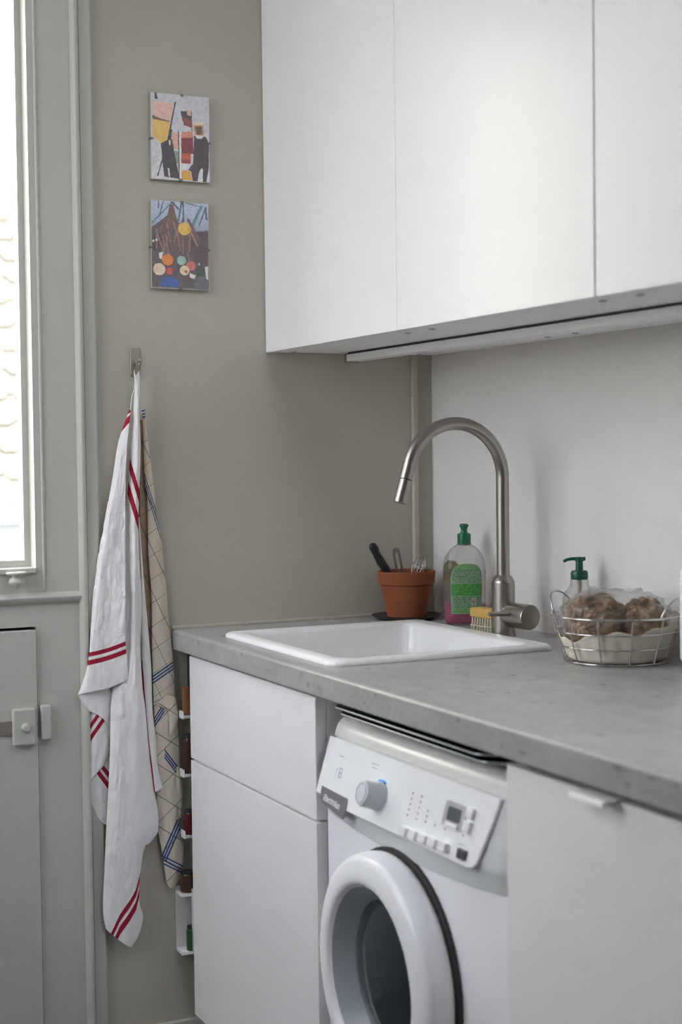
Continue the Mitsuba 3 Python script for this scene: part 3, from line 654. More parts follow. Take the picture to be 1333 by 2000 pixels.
def label_col(p, n, uv):
    u, v = uv.x, uv.y
    g = mix((0.16, 0.40, 0.13), (0.20, 0.46, 0.17), v)
    mid_ = smoothstep(0.36, 0.37, v) * smoothstep(0.60, 0.59, v)
    g = mix(g, (0.05, 0.34, 0.05), mid_)
    top = smoothstep(0.60, 0.605, v) * smoothstep(0.88, 0.875, v)
    low = smoothstep(0.11, 0.115, v) * smoothstep(0.355, 0.35, v)
    pale = mix(g, (0.30, 0.46, 0.32), 0.8)
    g = mix(g, pale, dr.maximum(top, low * 0.85))
    line = dr.abs(v * 26 - dr.floor(v * 26) - 0.5)
    word = noise(u * 46, dr.floor(v * 26) * 7.3)
    txt = smoothstep(0.26, 0.16, line) * smoothstep(0.42, 0.52, word) * smoothstep(0.05, 0.08, u) * smoothstep(0.95, 0.92, u)
    dark = dr.maximum(top, low)
    g = mix(g, (0.05, 0.12, 0.06), txt * dark * 0.75)
    g = mix(g, (0.45, 0.62, 0.40), txt * (1 - dark) * 0.5)
    # white pictogram square with a red diamond
    a_, b_ = dr.abs(u - 0.66) * 2.0, dr.abs(v - 0.245) * 2.2
    g = mix(g, (0.62, 0.62, 0.60), smoothstep(0.165, 0.155, dr.maximum(a_ * 1.0, b_)))
    dd_ = a_ + b_
    g = mix(g, (0.50, 0.06, 0.05), smoothstep(0.145, 0.135, dd_) * smoothstep(0.095, 0.105, dd_))
    g = mix(g, (0.06, 0.06, 0.06), smoothstep(0.05, 0.04, dd_))
    edge = dr.minimum(dr.minimum(u, 1 - u) * 1.0, v * 1.5)
    return mix((0.42, 0.58, 0.36), g, smoothstep(0.012, 0.022, edge)) * 0.68
bsdf('m_label', label_col, 0.4)
part(SB, 'label', grid_mesh(P_), 'm_label', True, uv=UV.reshape(-1, 2), label='arched green label with small print')
P_, UV = label_patch(math.radians(95), math.radians(158), 0.088, 0.132, 0.02, 0.0004)
bsdf('m_label2', (0.42, 0.33, 0.035), 0.5)
part(SB, 'front_label', grid_mesh(P_), 'm_label2', True, label='yellow label on its far side')
part(SB, 'cap', lathe([(0, 0.165), (0.0132, 0.165), (0.0138, 0.167), (0.0140, 0.186), (0.0128, 0.189), (0.0075, 0.1905), (0.0062, 0.196), (0.0075, 0.201), (0.0098, 0.205), (0.0096, 0.207), (0.006, 0.2095), (0, 0.210)], sc, (0, 0, 1), 40), M_GREEN, 35, label='green push-pull cap')

# ------------------------------------------------------------------ dish brush
DB = thing('dish_brush', 'small wooden brush with pale bristles beside the tap', 'brush')
bc = np.array([-0.083, -0.365, Z1])
blk = rbox(-0.016, 0.016, -0.034, 0.034, 0.026, 0.045, 0.004, 2)
rot = trimesh.transformations.rotation_matrix(math.radians(8), [0, 0, 1]); rot[:3, 3] = bc; blk.apply_transform(rot)
part(DB, 'block', blk, bsdf('m_brushwood', lambda p, n, uv: mix((0.55, 0.33, 0.085), (0.68, 0.45, 0.14), fbm(p.x * 160, p.y * 30, p.z * 160, 3)), 0.55), 40, label='yellow wooden block')
br = []
for i in range(4):
    for j in range(8):
        p0 = np.array([-0.011 + i * 0.0073, -0.028 + j * 0.008, 0.027]); p1 = p0 * [1.12, 1.06, 0] + [0, 0, 0.0005]
        br.append(tube([p1, (p0 + p1) / 2, p0], [0.0023, 0.0021, 0.0018], 6))
br = cat(br); br.apply_transform(rot)
part(DB, 'bristles', br, bsdf('m_bristle', (0.62, 0.57, 0.45), 0.7), 40, label='pale bristle tufts', kind='stuff')
rg = tube([(x, y, 0.010) for x, y in np.array(rrect(0.034, 0.07, 0.012).exterior.coords)[:-1]], 0.0014, 6, closed=True); rg.apply_transform(rot)
part(DB, 'binding', rg, 'm_bristle', True)

# ------------------------------------------------------------------ pump bottle
PB = thing('pump_bottle', 'clear soap bottle with dark green pump behind the basket', 'bottle')
pc = (-0.052, -0.648, Z1)
part(PB, 'bottle_body', lathe([(0, 0), (0.029, 0), (0.0315, 0.003), (0.032, 0.07), (0.0315, 0.085), (0.027, 0.098), (0.0185, 0.108), (0.0165, 0.114), (0.0175, 0.118), (0.0165, 0.121), (0, 0.121)], pc, (0, 0, 1), 48), 'm_clear', 35)
part(PB, 'liquid', lathe([(0, 0.0025), (0.028, 0.0025), (0.0302, 0.006), (0.0306, 0.068), (0.0302, 0.082), (0, 0.082)], pc, (0, 0, 1), 48), bsdf('m_amber', (0.40, 0.33, 0.16), 0.2), 35, label='amber soap')
part(PB, 'dip_tube', tube([np.add(pc, (0, 0, 0.083)), np.add(pc, (0, 0, 0.12))], 0.0042, 12), bsdf('m_tube', (0.45, 0.42, 0.34), 0.4), 40)
part(PB, 'collar', lathe([(0, 0.121), (0.0145, 0.121), (0.0160, 0.1235), (0.0160, 0.133), (0.0138, 0.137), (0.0070, 0.1378), (0.0065, 0.156), (0, 0.156)], pc, (0, 0, 1), 40), M_DARKGREEN, 35, label='dark green collar')
nz_ = np.array([-0.92, 0.40, 0]); nz_ /= np.linalg.norm(nz_)
hd0 = np.add(pc, (0, 0, 0.1555))
nozzle = tube(spline([hd0 - nz_ * 0.011 + [0, 0, 0.0035], hd0 + [0, 0, 0.003], hd0 + nz_ * 0.015 + [0, 0, 0.0032], hd0 + nz_ * 0.029 - [0, 0, 0.0015]], 20), np.linspace(0.0036, 0.0026, 20), 12)
part(PB, 'pump_head', cat([lathe([(0, -0.001), (0.0085, -0.001), (0.009, 0.001), (0.009, 0.005), (0.0075, 0.0065), (0, 0.0068)], hd0, (0, 0, 1), 32), nozzle]), M_DARKGREEN, 40, label='dark green pump head')

# ------------------------------------------------------------------ wire basket with bread
BK = thing('wire_basket', 'round chrome wire basket with bread on the worktop', 'basket')
bcx, bcy, Rb, Rr = -0.124, -0.862, 0.086, 0.110
wr = 0.0013
def hoop(r_, z_, n=72): return [(bcx + r_ * math.cos(t), bcy + r_ * math.sin(t), z_) for t in np.linspace(0, 2 * np.pi, n, endpoint=False)]
def rad(h): return Rb + (Rr - Rb) * (h / 0.078) ** 0.8
part(BK, 'rim', tube(hoop(Rr, ZC + 0.080), 0.0019, 8, closed=True), M_CHROME, True)
for h in (0.0035, 0.029, 0.054):
    part(BK, 'hoop', tube(hoop(rad(h), ZC + h), wr, 8, closed=True), M_CHROME, True)
for k in range(12):
    t = 2 * np.pi * k / 12 + 0.14
    pth = [(bcx + r_ * math.cos(t), bcy + r_ * math.sin(t), ZC + h) for r_, h in [(0.0, 0.0018), (0.05, 0.0018), (Rb - 0.006, 0.002), (rad(0.006), 0.006), (rad(0.03), 0.03), (rad(0.055), 0.055), (Rr, 0.079)]]
    part(BK, 'rib', tube(pth, wr, 6), M_CHROME, True)
for sgn in (1, -1):
    d = np.array([-0.391, 0.920, 0]) * sgn; s = np.array([0.920, 0.391, 0])
    pth = [np.array([bcx, bcy, ZC + 0.080]) + d * (math.sqrt(Rr ** 2 - (0.034 * math.cos(q)) ** 2) + 0.012 * math.sin(q)) + s * 0.034 * math.cos(q) + np.array([0, 0, 0.034 * math.sin(q)]) for q in np.linspace(0, np.pi, 24)]
    part(BK, 'handle', tube(pth, 0.0017, 8), M_CHROME, True)
# cloth liner
nth, nr = 96, 26
th = np.linspace(0, 2 * np.pi, nth)
P_ = np.zeros((nth, nr, 3)); N_ = np.zeros_like(P_)
vr = np.array([-0.43, -0.90]) # towards the viewer
for i, t in enumerate(th):
    tt = t if i < nth - 1 else 0.0
    c_, s_ = math.cos(tt), math.sin(tt)
    up_ = 0.5 + 0.5 * (c_ * 0.62 + s_ * -0.62)      # higher on the right hand side
    ht = 0.038 + 0.030 * up_ + 0.004 * math.sin(5 * tt + 1) + 0.003 * math.sin(11 * tt)
    for j, q in enumerate(np.linspace(0, 1, nr)):
        if q < 0.45:
            r_ = q / 0.45 * (Rb - 0.010); h = 0.0045
        else:
            w = (q - 0.45) / 0.55; h = 0.0045 + (ht - 0.0045) * w; r_ = rad(h) - 0.0045 - 0.0055 * (1 - w) * (1 - w)
            r_ -= (0.002 + 0.0018 * math.sin(9 * tt + 3 * w) + 0.0012 * math.sin(23 * tt)) * math.sin(math.pi * min(1, w * 1.05)) ** 0.5
        P_[i, j] = (bcx + r_ * c_, bcy + r_ * s_, ZC + h); N_[i, j] = (-c_ * 0.7, -s_ * 0.7, 0.7)
lin_ = thick_sheet(P_ + N_ * 0.0014, N_, 0.0014)
M_LINEN = bsdf('m_linen', lambda p, n, uv: mix((0.60, 0.55, 0.47), (0.70, 0.655, 0.575), fbm(p.x * 120, p.y * 120, p.z * 120, 3)), 0.85, spec=0.1)
single('basket_liner', lin_, M_LINEN, 'cream cloth lining the wire basket', 'cloth', smooth=60)

def lump(c, rad3, rz, amp, f, seed, sub=5, flat=None):
    m = trimesh.creation.icosphere(subdivisions=sub); v = m.vertices.copy()
    e_ = np.sign(v) * np.abs(v) ** 0.82
    w = e_ * rad3
    w *= (1 + amp * (meshkit.fbm(v * f + seed, 4, seed) - 0.5))[:, None]
    m.vertices = w
    m.apply_transform(trimesh.transformations.rotation_matrix(rz, [0, 0, 1])); m.apply_translation(c)
    if flat is not None:
        m.vertices[:, 2] = np.maximum(m.vertices[:, 2], flat)
    return m
def bread_col(p, n, uv):
    a_ = fbm(p.x * 45, p.y * 45, p.z * 60, 4); b_ = fbm(p.x * 300, p.y * 300, p.z * 300, 2)
    s_ = fbm(p.x * 20 + 5, p.y * 90, p.z * 90, 3)
    c_ = mix((0.13, 0.07, 0.05), (0.40, 0.26, 0.15), smoothstep(0.25, 0.75, a_))
    return mix(c_, (0.62, 0.48, 0.34), smoothstep(0.45, 0.7, s_ * 0.7 + b_ * 0.3) * 0.75)
bsdf('m_bread', bread_col, 0.75, spec=0.2, bump=lambda p, n, uv: fbm(p.x * 130, p.y * 130, p.z * 130, 3), bump_scale=0.010)
ax = math.atan2(-0.43, 0.90)
single('bread_loaf', lump((bcx - 0.026, bcy + 0.022, ZC + 0.061), (0.051, 0.045, 0.052), ax, 0.45, 2.6, 3), 'm_bread', 'brown crusty loaf in clear wrapping, nearer the soap bottle in the wire basket', 'bread', smooth=True)
single('bread_loaf', lump((bcx + 0.036, bcy - 0.029, ZC + 0.060), (0.035, 0.042, 0.049), ax, 0.4, 2.6, 8), 'm_bread', 'shorter brown loaf end on the right of the wrapped bread', 'bread', smooth=True)
bag = lump((bcx + 0.0, bcy + 0.003, ZC + 0.069), (0.092, 0.074, 0.0555), ax, 0.22, 3.0, 12, 5)
q = bag.vertices; cr = np.abs(meshkit.noise(q * 55, 3) - 0.5) + 0.6 * np.abs(meshkit.noise(q * 120, 9) - 0.5)
bag.vertices = q + bag.vertex_normals * ((cr - 0.3) * 0.012)[:, None]
hx, hy = bag.vertices[:, 0] - bcx, bag.vertices[:, 1] - bcy; hr = np.hypot(hx, hy); lim = np.where(bag.vertices[:, 2] < ZC + 0.085, 0.088 + 0.10 * np.clip(bag.vertices[:, 2] - ZC - 0.03, 0, 0.05), 0.096)
sc_ = np.minimum(1, lim / np.maximum(hr, 1e-6)); bag.vertices[:, 0] = bcx + hx * sc_; bag.vertices[:, 1] = bcy + hy * sc_
single('plastic_bag', bag, 'm_film', 'crinkled clear plastic bag around the bread in the wire basket', 'bag', smooth=50)

# ------------------------------------------------------------------ appliance at the right border
AP = thing('white_appliance', 'white rounded appliance cut off by the right edge of the view', 'appliance')
part(AP, 'housing', rbox(-0.088, -0.012, -1.30, -0.978, Z1 + 0.005, 1.078, 0.014, 3), M_WHITEPL, 50)
for yv in (-1.01, -1.27):
    for xv in (-0.064, -0.03):
        part(AP, 'foot', lathe([(0, 0), (0.008, 0), (0.008, 0.008), (0, 0.008)], (xv, yv, Z1), (0, 0, 1), 16), M_DARK, 40)

# ------------------------------------------------------------------ pictures on the wall
def inside(u, v, pts):
    c_ = mi.Bool(False)
    for (x1, y1), (x2, y2) in zip(pts, pts[1:] + pts[:1]):
        if y1 == y2: continue
        c_ = c_ ^ (((y1 > v) != (y2 > v)) & (u < (x2 - x1) / (y2 - y1) * (v - y1) + x1))
    return c_
def art(x0, y0, w, h, shapes, bg):
    def fn(p, n, uv):
        X = (uv.x) * w + x0
        Y = (1 - uv.y) * h + y0 + 0
        X = X + (noise(uv.x * 60, uv.y * 80) - 0.5) * 5; Y = Y + (noise(uv.x * 60 + 9, uv.y * 80) - 0.5) * 5
        col = bg(uv)
        for sh in shapes:
            k_ = sh[0]
            sh = (k_, sh[1], [tuple(float(q) for q in pt) if hasattr(pt, '__len__') else float(pt) for pt in sh[2]])
            if k_ == 'p':
                m_ = dr.select(inside(X, Y, sh[2]), 1.0, 0.0)
            elif k_ == 'c':
                cx_, cy_, r_ = sh[2]; m_ = smoothstep(r_ + 2, r_ - 2, dr.sqrt(dr.square(X - cx_) + dr.square(Y - cy_)))
            else:
                (xa, ya), (xb, yb), wd_ = sh[2]; L2 = (xb - xa) ** 2 + (yb - ya) ** 2
                t_ = dr.clip(((X - xa) * (xb - xa) + (Y - ya) * (yb - ya)) / L2, 0, 1)
                m_ = smoothstep(wd_ + 1, wd_ - 1, dr.sqrt(dr.square(X - xa - t_ * (xb - xa)) + dr.square(Y - ya - t_ * (yb - ya))))
            col = mix(col, lin(*sh[1]), m_)
        g_ = fbm(uv.x * 26, uv.y * 36, 2.0, 3)
        h_ = fbm(uv.x * 70, uv.y * 95, 7.0, 2)
        col = mix(col, mix((0.10, 0.085, 0.10), (0.30, 0.26, 0.24), h_), 0.15)  # reflection haze of the glass painted into the print, here and below
        return dr.minimum(col * 1.40 * (0.80 + 0.40 * g_) + 0.03, 0.85)
    return fn
s1 = [('p', (70, 66, 72), [(168, 100), (190, 100), (202, 162), (176, 165)]), ('p', (212, 172, 158), [(150, 185), (345, 185), (318, 360), (240, 345), (155, 310)]),
      ('p', (120, 84, 72), [(150, 310), (235, 340), (315, 356), (312, 362), (150, 350)]), ('p', (216, 172, 92), [(150, 348), (312, 366), (282, 560), (210, 560), (150, 500)]),
      ('l', (72, 64, 62), ((360, 180), (285, 560), 7)), ('p', (66, 58, 60), [(405, 255), (480, 245), (508, 240), (508, 395), (440, 380), (420, 310)]), ('p', (130, 62, 62), [(430, 310), (500, 320), (505, 395), (440, 375)]),
      ('p', (205, 165, 150), [(465, 235), (505, 235), (505, 290), (470, 285)]), ('l', (86, 74, 72), ((508, 250), (512, 460), 4)),
      ('p', (178, 130, 84), [(522, 365), (615, 355), (622, 460), (540, 470)]), ('p', (95, 72, 66), [(540, 385), (600, 380), (605, 450), (560, 460)]), ('p', (214, 190, 165), [(525, 345), (610, 335), (612, 365), (525, 372)]),
      ('p', (196, 128, 110), [(415, 445), (515, 430), (525, 490), (415, 500)]), ('p', (118, 44, 54), [(412, 500), (520, 490), (525, 640), (412, 640)]), ('p', (185, 88, 70), [(400, 636), (500, 640), (495, 735), (400, 720)]), ('p', (150, 60, 56), [(410, 690), (500, 700), (495, 735), (405, 730)]),
      ('p', (204, 160, 140), [(330, 455), (415, 460), (412, 620), (330, 600)]), ('p', (130, 140, 130), [(350, 620), (392, 630), (392, 740), (355, 740)]),
      ('p', (66, 54, 60), [(530, 470), (640, 470), (668, 530), (664, 760), (640, 900), (610, 895), (600, 760), (575, 800), (560, 890), (515, 890), (500, 800), (470, 790), (520, 730)]),
      ('p', (60, 54, 60), [(225, 565), (300, 520), (330, 520), (345, 620), (360, 700), (395, 880), (255, 870), (240, 740)]), ('l', (64, 58, 62), ((318, 440), (300, 540), 13)), ('l', (64, 58, 62), ((245, 690), (195, 865), 6)),
      ('p', (200, 180, 178), [(295, 530), (318, 530), (314, 580), (300, 570)]), ('p', (205, 190, 190), [(283, 790), (300, 790), (310, 870), (295, 870)]), ('p', (208, 204, 205), [(415, 735), (510, 735), (465, 795), (415, 800)]),
      ('p', (214, 156, 62), [(412, 800), (490, 800), (510, 885), (412, 885)]), ('l', (215, 212, 214), ((402, 450), (402, 885), 8)), ('l', (74, 68, 70), ((388, 445), (390, 885), 5)), ('p', (205, 202, 206), [(590, 770), (612, 770), (605, 890), (585, 890)]), ('p', (206, 200, 200), [(535, 462), (625, 462), (600, 492), (560, 496)])]
bg1 = lambda uv: mix(lin(198, 194, 196), lin(182, 182, 188), uv.y) 
s2 = [('p', (88, 78, 82), [(140, 1300), (290, 1180), (520, 1320), (670, 1300), (670, 1840), (140, 1840)]), ('p', (82, 66, 72), [(500, 1320), (660, 1310), (655, 1650), (560, 1640), (500, 1500)])]
for (xa, ya, xb, yb, w_, c_) in ((145, 1260, 320, 1070, 7, (84, 128, 132)), (420, 1050, 385, 1230, 8, (70, 104, 118)), (430, 1050, 435, 1230, 6, (74, 92, 110)), (600, 1085, 515, 1265, 13, (90, 124, 130)), (320, 1050, 390, 1120, 8, (70, 80, 90)), (460, 1060, 600, 1085, 6, (120, 120, 130)), (250, 1055, 215, 1180, 5, (80, 90, 105)), (205, 1050, 205, 1120, 6, (80, 95, 110)), (640, 1090, 580, 1260, 6, (80, 90, 100)), (640, 1090, 650, 1200, 8, (80, 84, 92))):
    s2.append(('l', c_, ((xa, ya), (xb, yb), w_)))
rng2 = np.random.default_rng(7)
s2 += [('p', (110, 84, 76), [(310, 1080), (340, 1080), (395, 1290), (340, 1320), (260, 1280)]), ('p', (66, 60, 68), [(150, 1370), (250, 1350), (270, 1480), (240, 1520), (150, 1510)])]
for k in range(30):
    xa = 180 + 330 * rng2.random(); ya = 1200 + 180 * rng2.random()
    s2.append(('l', [(142, 104, 92), (112, 84, 78), (150, 120, 104), (100, 74, 72)][k % 4], ((xa, ya), (xa + rng2.normal(30, 50), ya + 110 + 130 * rng2.random()), 4 + 4 * rng2.random())))
s2 += [('c', (222, 172, 82), (440, 1298, 58)), ('c', (206, 150, 66), (478, 1298, 14)), ('c', (216, 122, 48), (285, 1590, 52)), ('c', (218, 190, 168), (207, 1680, 56)), ('c', (190, 76, 78), (300, 1690, 32)), ('c', (146, 176, 164), (412, 1590, 42)), ('c', (196, 104, 98), (500, 1635, 44)), ('c', (222, 196, 158), (440, 1680, 44)),
       ('c', (58, 74, 76), (590, 1680, 48)), ('p', (52, 88, 148), [(215, 1830), (230, 1760), (300, 1742), (375, 1760), (390, 1840)]), ('p', (96, 98, 104), [(520, 1840), (540, 1740), (600, 1725), (655, 1760), (655, 1860)]), ('p', (206, 200, 200), [(630, 1640), (662, 1630), (660, 1760), (640, 1740)]), ('p', (204, 198, 192), [(205, 1530), (245, 1520), (230, 1590), (210, 1580)]),
       ('p', (214, 206, 200), [(490, 1700), (545, 1720), (530, 1755), (485, 1740)]), ('c', (160, 90, 70), (455, 1690, 14)), ('c', (220, 216, 214), (155, 1425, 10)), ('c', (200, 198, 200), (185, 1415, 12)), ('p', (96, 86, 84), [(390, 1770), (420, 1760), (430, 1850), (395, 1850)]), ('c', (150, 176, 168), (575, 1615, 12))]
bg2 = lambda uv: mix(lin(120, 118, 126), lin(166, 176, 196), smoothstep(0.5, 0.9, uv.y))
M_BACKING = bsdf('m_backing', (0.30, 0.24, 0.17), 0.7)
M_GLASSEDGE = bsdf('m_glassedge', (0.52, 0.55, 0.52), 0.15)
def picture(x0, x1, z0, z1, fn, matname, label, tilt):
    k_ = thing('framed_photo', label, 'picture')
    w_, h_ = x1 - x0, z1 - z0
    M_ = trimesh.transformations.rotation_matrix(tilt, [0, 1, 0]); M_[:3, 3] = ((x0 + x1) / 2, 0, (z0 + z1) / 2)
    def pl(m_): m_.apply_transform(M_); return m_
    part(k_, 'backing', pl(box(-w_ / 2, w_ / 2, -0.0065, -0.0005, -h_ / 2, h_ / 2)), M_BACKING, False)
    bsdf(matname, fn, 0.5, spec=0.3, clearcoat=0.35, clearcoat_gloss=0.9)
    q = np.array([[[-w_ / 2, -0.0092, -h_ / 2], [-w_ / 2, -0.0092, h_ / 2]], [[w_ / 2, -0.0092, -h_ / 2], [w_ / 2, -0.0092, h_ / 2]]]) * np.array([0.985, 1, 0.988])
    uv_ = np.array([[0, 0], [0, 1], [1, 0], [1, 1.0]])
    ed = pl(box(-w_ / 2, w_ / 2, -0.0088, -0.0066, -h_ / 2, h_ / 2)); part(k_, 'glass_edge', ed, M_GLASSEDGE, False, label='greenish glass sheet edge')
    gm = grid_mesh(q); gm.apply_transform(M_)
    part(k_, 'print', gm, matname, False, uv=uv_, label='glossy colour photograph with glass haze painted in')
    for (cx_, cz_, hw, hh) in ((0.004, h_ / 2 - 0.0012, 0.003, 0.004), (0.0, -h_ / 2 + 0.0012, 0.003, 0.004), (-w_ / 2 + 0.0012, -0.006, 0.004, 0.003), (w_ / 2 - 0.0012, -0.006, 0.004, 0.003)):
        cl = rbox(cx_ - hw / 2 - 0.0015, cx_ + hw / 2 + 0.0015, -0.0112, -0.0005, cz_ - hh / 2 - 0.0005, cz_ + hh / 2 + 0.0005, 0.0008)
        part(k_, 'clip', pl(cl), M_DARKSTEEL, 40, label='small metal clip')
picture(-0.6505, -0.5235, 1.8315, 2.007, art(140, 105, 530, 788, s1, bg1), 'm_art1', 'upper frameless photo of flags on poles, on the greige wall', math.radians(0.4))
picture(-0.6535, -0.5285, 1.610, 1.789, art(140, 1055, 525, 795, s2, bg2), 'm_art2', 'lower frameless photo of fishing floats, on the greige wall', math.radians(0.5))

# ------------------------------------------------------------------ hook
HK = thing('wall_hook', 'small metal hook on the wall above the towels', 'hook')
part(HK, 'plate', rbox(-0.7005, -0.6795, -0.0045, 0.0, 1.430, 1.488, 0.0022, 2), M_BRASSY, 40)
part(HK, 'prong', tube(spline([(-0.690, -0.004, 1.455), (-0.690, -0.016, 1.452), (-0.690, -0.026, 1.444), (-0.690, -0.031, 1.450), (-0.690, -0.032, 1.458)], 24), 0.0028, 10), M_BRASSY, 40)
part(HK, 'prong_tip', lathe([(0, -0.005), (0.0035, -0.0035), (0.005, 0), (0.0035, 0.0035), (0, 0.005)], (-0.690, -0.032, 1.460), (0, 0, 1), 20), M_BRASSY, 40)
part(HK, 'prong', tube(spline([(-0.6985, -0.004, 1.440), (-0.699, -0.010, 1.434), (-0.699, -0.014, 1.436)], 12), 0.0022, 8), M_BRASSY, 40)

# ------------------------------------------------------------------ towels (sheets lofted through fold lines measured on the wall plane)
def resample(pts, n):
    p = np.asarray(pts, float)
    d = np.r_[0, np.cumsum(np.hypot(np.diff(p[:, 0]), np.diff(p[:, 1])))]
    f = PchipInterpolator(d, p)
    return f(np.linspace(0, d[-1], n))
def sheet(keys, depths, rows=None, step=1.35, seed=0, wr=0.0022, stripe=None, grid_=None, thick=0.0011):
    """keys: fold lines from left to right, each (px, py[, depth mm]); depths: default depth in mm of each line."""
    ls = []
    for k_, dp in zip(keys, depths):
        ls.append([(q[0], q[1], q[2] if len(q) > 2 else dp) for q in k_])
    L_ = max(np.hypot(*np.diff(np.array(l)[:, :2], axis=0).T).sum() for l in ls); nrow = int(L_ / step)
    R_ = np.array([resample(l, nrow) for l in ls])                       # (k, rows, 3)
    wid = np.abs(np.diff(R_[:, :, 0], axis=0)).mean(1); s_ = np.r_[0, np.cumsum(np.maximum(wid, 3))]
    ncol = max(6, int(s_[-1] / step))
    G = PchipInterpolator(s_, R_, axis=0)(np.linspace(0, s_[-1], ncol))    # (cols, rows, 3)
    X, Y, Dp = G[..., 0], G[..., 1], G[..., 2] / 1000.0
    w_ = np.stack([X / 42.0, Y / 150.0, np.full_like(X, seed * 3.7)], -1)
    big = meshkit.fbm(w_, 3, seed) - 0.5
    w2 = np.stack([X / 11.0 + 0.3 * Y / 40, Y / 34.0, np.full_like(X, seed * 1.3)], -1)
    fine = np.abs(meshkit.fbm(w2, 3, seed + 5) - 0.5)
    Dp = np.maximum(Dp + big * wr * 3.0 + fine * wr * 2.3, 0.003)
    P_ = at(X, Y, -Dp)
    du, dv = np.gradient(P_, axis=0), np.gradient(P_, axis=1)
    N_ = np.cross(dv, du); N_ /= np.linalg.norm(N_, axis=-1, keepdims=True) + 1e-12
    N_ = np.where((N_[..., 1] > 0)[..., None], -N_, N_)
    u_ = stripe(X, Y) if stripe else np.full_like(X, -9.0); v_ = grid_(X, Y) if grid_ else np.full_like(X, -9.0)
    m_ = thick_sheet(P_, N_, thick); uv_ = np.stack([u_, v_], -1).reshape(-1, 2)
    return m_, np.vstack([uv_, uv_])
def join(sheets):
    return cat([s_[0] for s_ in sheets]), np.vstack([s_[1] for s_ in sheets])
def bands(w, lst):
    return np.max([np.minimum(w - a_, b_ - w) for a_, b_ in lst], axis=0)

def weave(p, n, uv):
    return noise(p.x * 1400, p.y * 1400, p.z * 260) + noise(p.x * 260, p.y * 300, p.z * 1400) + 1.4 * fbm(p.x * 160 + p.z * 60, p.y * 160, p.z * 60, 3)
bsdf('m_towel_red', lambda p, n, uv: mix(mix((0.80, 0.78, 0.785), (0.87, 0.855, 0.86), fbm(p.x * 60, p.y * 60, p.z * 40, 3)), (0.36, 0.022, 0.05), smoothstep(-0.7, 0.7, uv.x)), 0.9, spec=0.1, bump=weave, bump_scale=0.0005, sheen=0.3)
def beige_col(p, n, uv):
    c_ = mix((0.64, 0.575, 0.475), (0.72, 0.65, 0.545), fbm(p.x * 50, p.y * 50, p.z * 40, 3))
    c_ = mix(c_, (0.10, 0.10, 0.11), smoothstep(-0.5, 0.5, uv.y) * 0.75)
    return mix(c_, (0.025, 0.07, 0.24), smoothstep(-0.6, 0.6, uv.x))
bsdf('m_towel_blue', beige_col, 0.9, spec=0.1, bump=weave, bump_scale=0.0005, sheen=0.3)

# --- white towel with red bands
def st_A(X, Y):
    w = Y + (X - 175) * 0.31 - 2.0 * np.sin((X - 176) / 69 * np.pi)
    w2 = Y + 1.14 * (X - 254)
    return np.maximum(bands(w, [(1274.5, 1283), (1289.5, 1299)]), np.where(Y < 860, bands(w2, [(790, 806), (809.5, 824)]), -9))
A = sheet([[(254, 800, 20), (240, 835, 20), (231, 864, 19), (220, 932, 18), (205.6, 1015, 17), (194, 1078, 16), (184, 1146, 15), (178, 1222, 15), (175, 1281, 16), (152, 1357, 22)],
           [(254.5, 801, 28), (246, 836, 30), (239, 880, 33), (230, 932, 36), (216, 1000, 38), (206, 1056, 39), (196, 1130, 40), (188, 1190, 41), (181, 1250, 40), (174, 1300, 38), (170, 1353, 36)],
           [(255, 802, 30), (249, 840, 33), (243, 900, 36), (237, 970, 39), (229, 1060, 41), (222, 1160, 42), (216, 1270, 43), (208, 1345, 40)],
           [(255, 803, 30), (252, 836, 33), (247.5, 880, 36), (245.5, 930, 38), (245, 990, 40), (245, 1150, 44), (245, 1240, 46), (247, 1276, 46), (252, 1327, 45)]],
          [20, 38, 42, 44], seed=1, wr=0.0046, stripe=st_A)
def st_B(X, Y):
    w = Y - 3.3 * (X - 257)
    up = np.where(Y < 1060, bands(w, [(905, 933), (960, 991)]), -9)
    cU = np.interp(X, [205, 216, 235, 255, 266, 274, 285], [1845, 1825, 1785, 1757, 1737, 1705, 1650])
    w2 = (Y - cU) * 0.75
    return np.maximum(up * 0.35, np.where(Y > 1600, bands(w2, [(0, 10.5), (17.5, 30)]), -9))
Bs = sheet([[(262.5, 738, 30), (262, 765, 29), (261, 792, 28), (257, 846, 26), (252.5, 918, 24), (248, 975, 23), (243, 1010, 22), (236, 1100, 22), (229, 1200, 24), (222, 1300, 26), (220, 1341, 28), (216, 1392, 29), (215, 1455, 28), (211, 1555, 26), (207, 1630, 26), (204, 1700, 25), (201, 1775, 25), (207, 1815, 25)],
            [(266, 738, 36), (266, 792, 37), (264, 870, 38), (259, 950, 38), (254, 1040, 36), (252, 1150, 34), (249, 1260, 34), (240, 1350, 40), (238, 1420, 42), (237, 1500, 43), (234, 1600, 42), (228, 1720, 38), (222, 1828, 32)],
            [(270, 738, 38), (269, 792, 40), (269, 870, 41), (267, 960, 42), (264, 1040, 43), (263, 1150, 44), (262, 1260, 45), (266, 1380, 45), (266, 1480, 44), (263, 1555, 42), (260, 1640, 39), (256, 1740, 36), (243, 1844, 32)],
            [(273, 738, 34), (273.5, 765, 34), (272.5, 792, 33), (275, 882, 30), (273, 950, 28), (270.5, 1026, 27), (272, 1078, 28), (277, 1186, 29), (274.5, 1258, 29), (278.5, 1339, 28), (284, 1384, 27), (289, 1440, 26), (296, 1500, 25), (302, 1545, 24), (309.5, 1600, 24), (309, 1622, 24), (300, 1638, 24), (281, 1661, 25), (276, 1692, 25), (272, 1735, 25), (273, 1765, 25), (279.5, 1790, 25), (275, 1815, 25), (256, 1851, 27)]],
           [26, 40, 42, 26], seed=2, wr=0.0042, stripe=st_B)
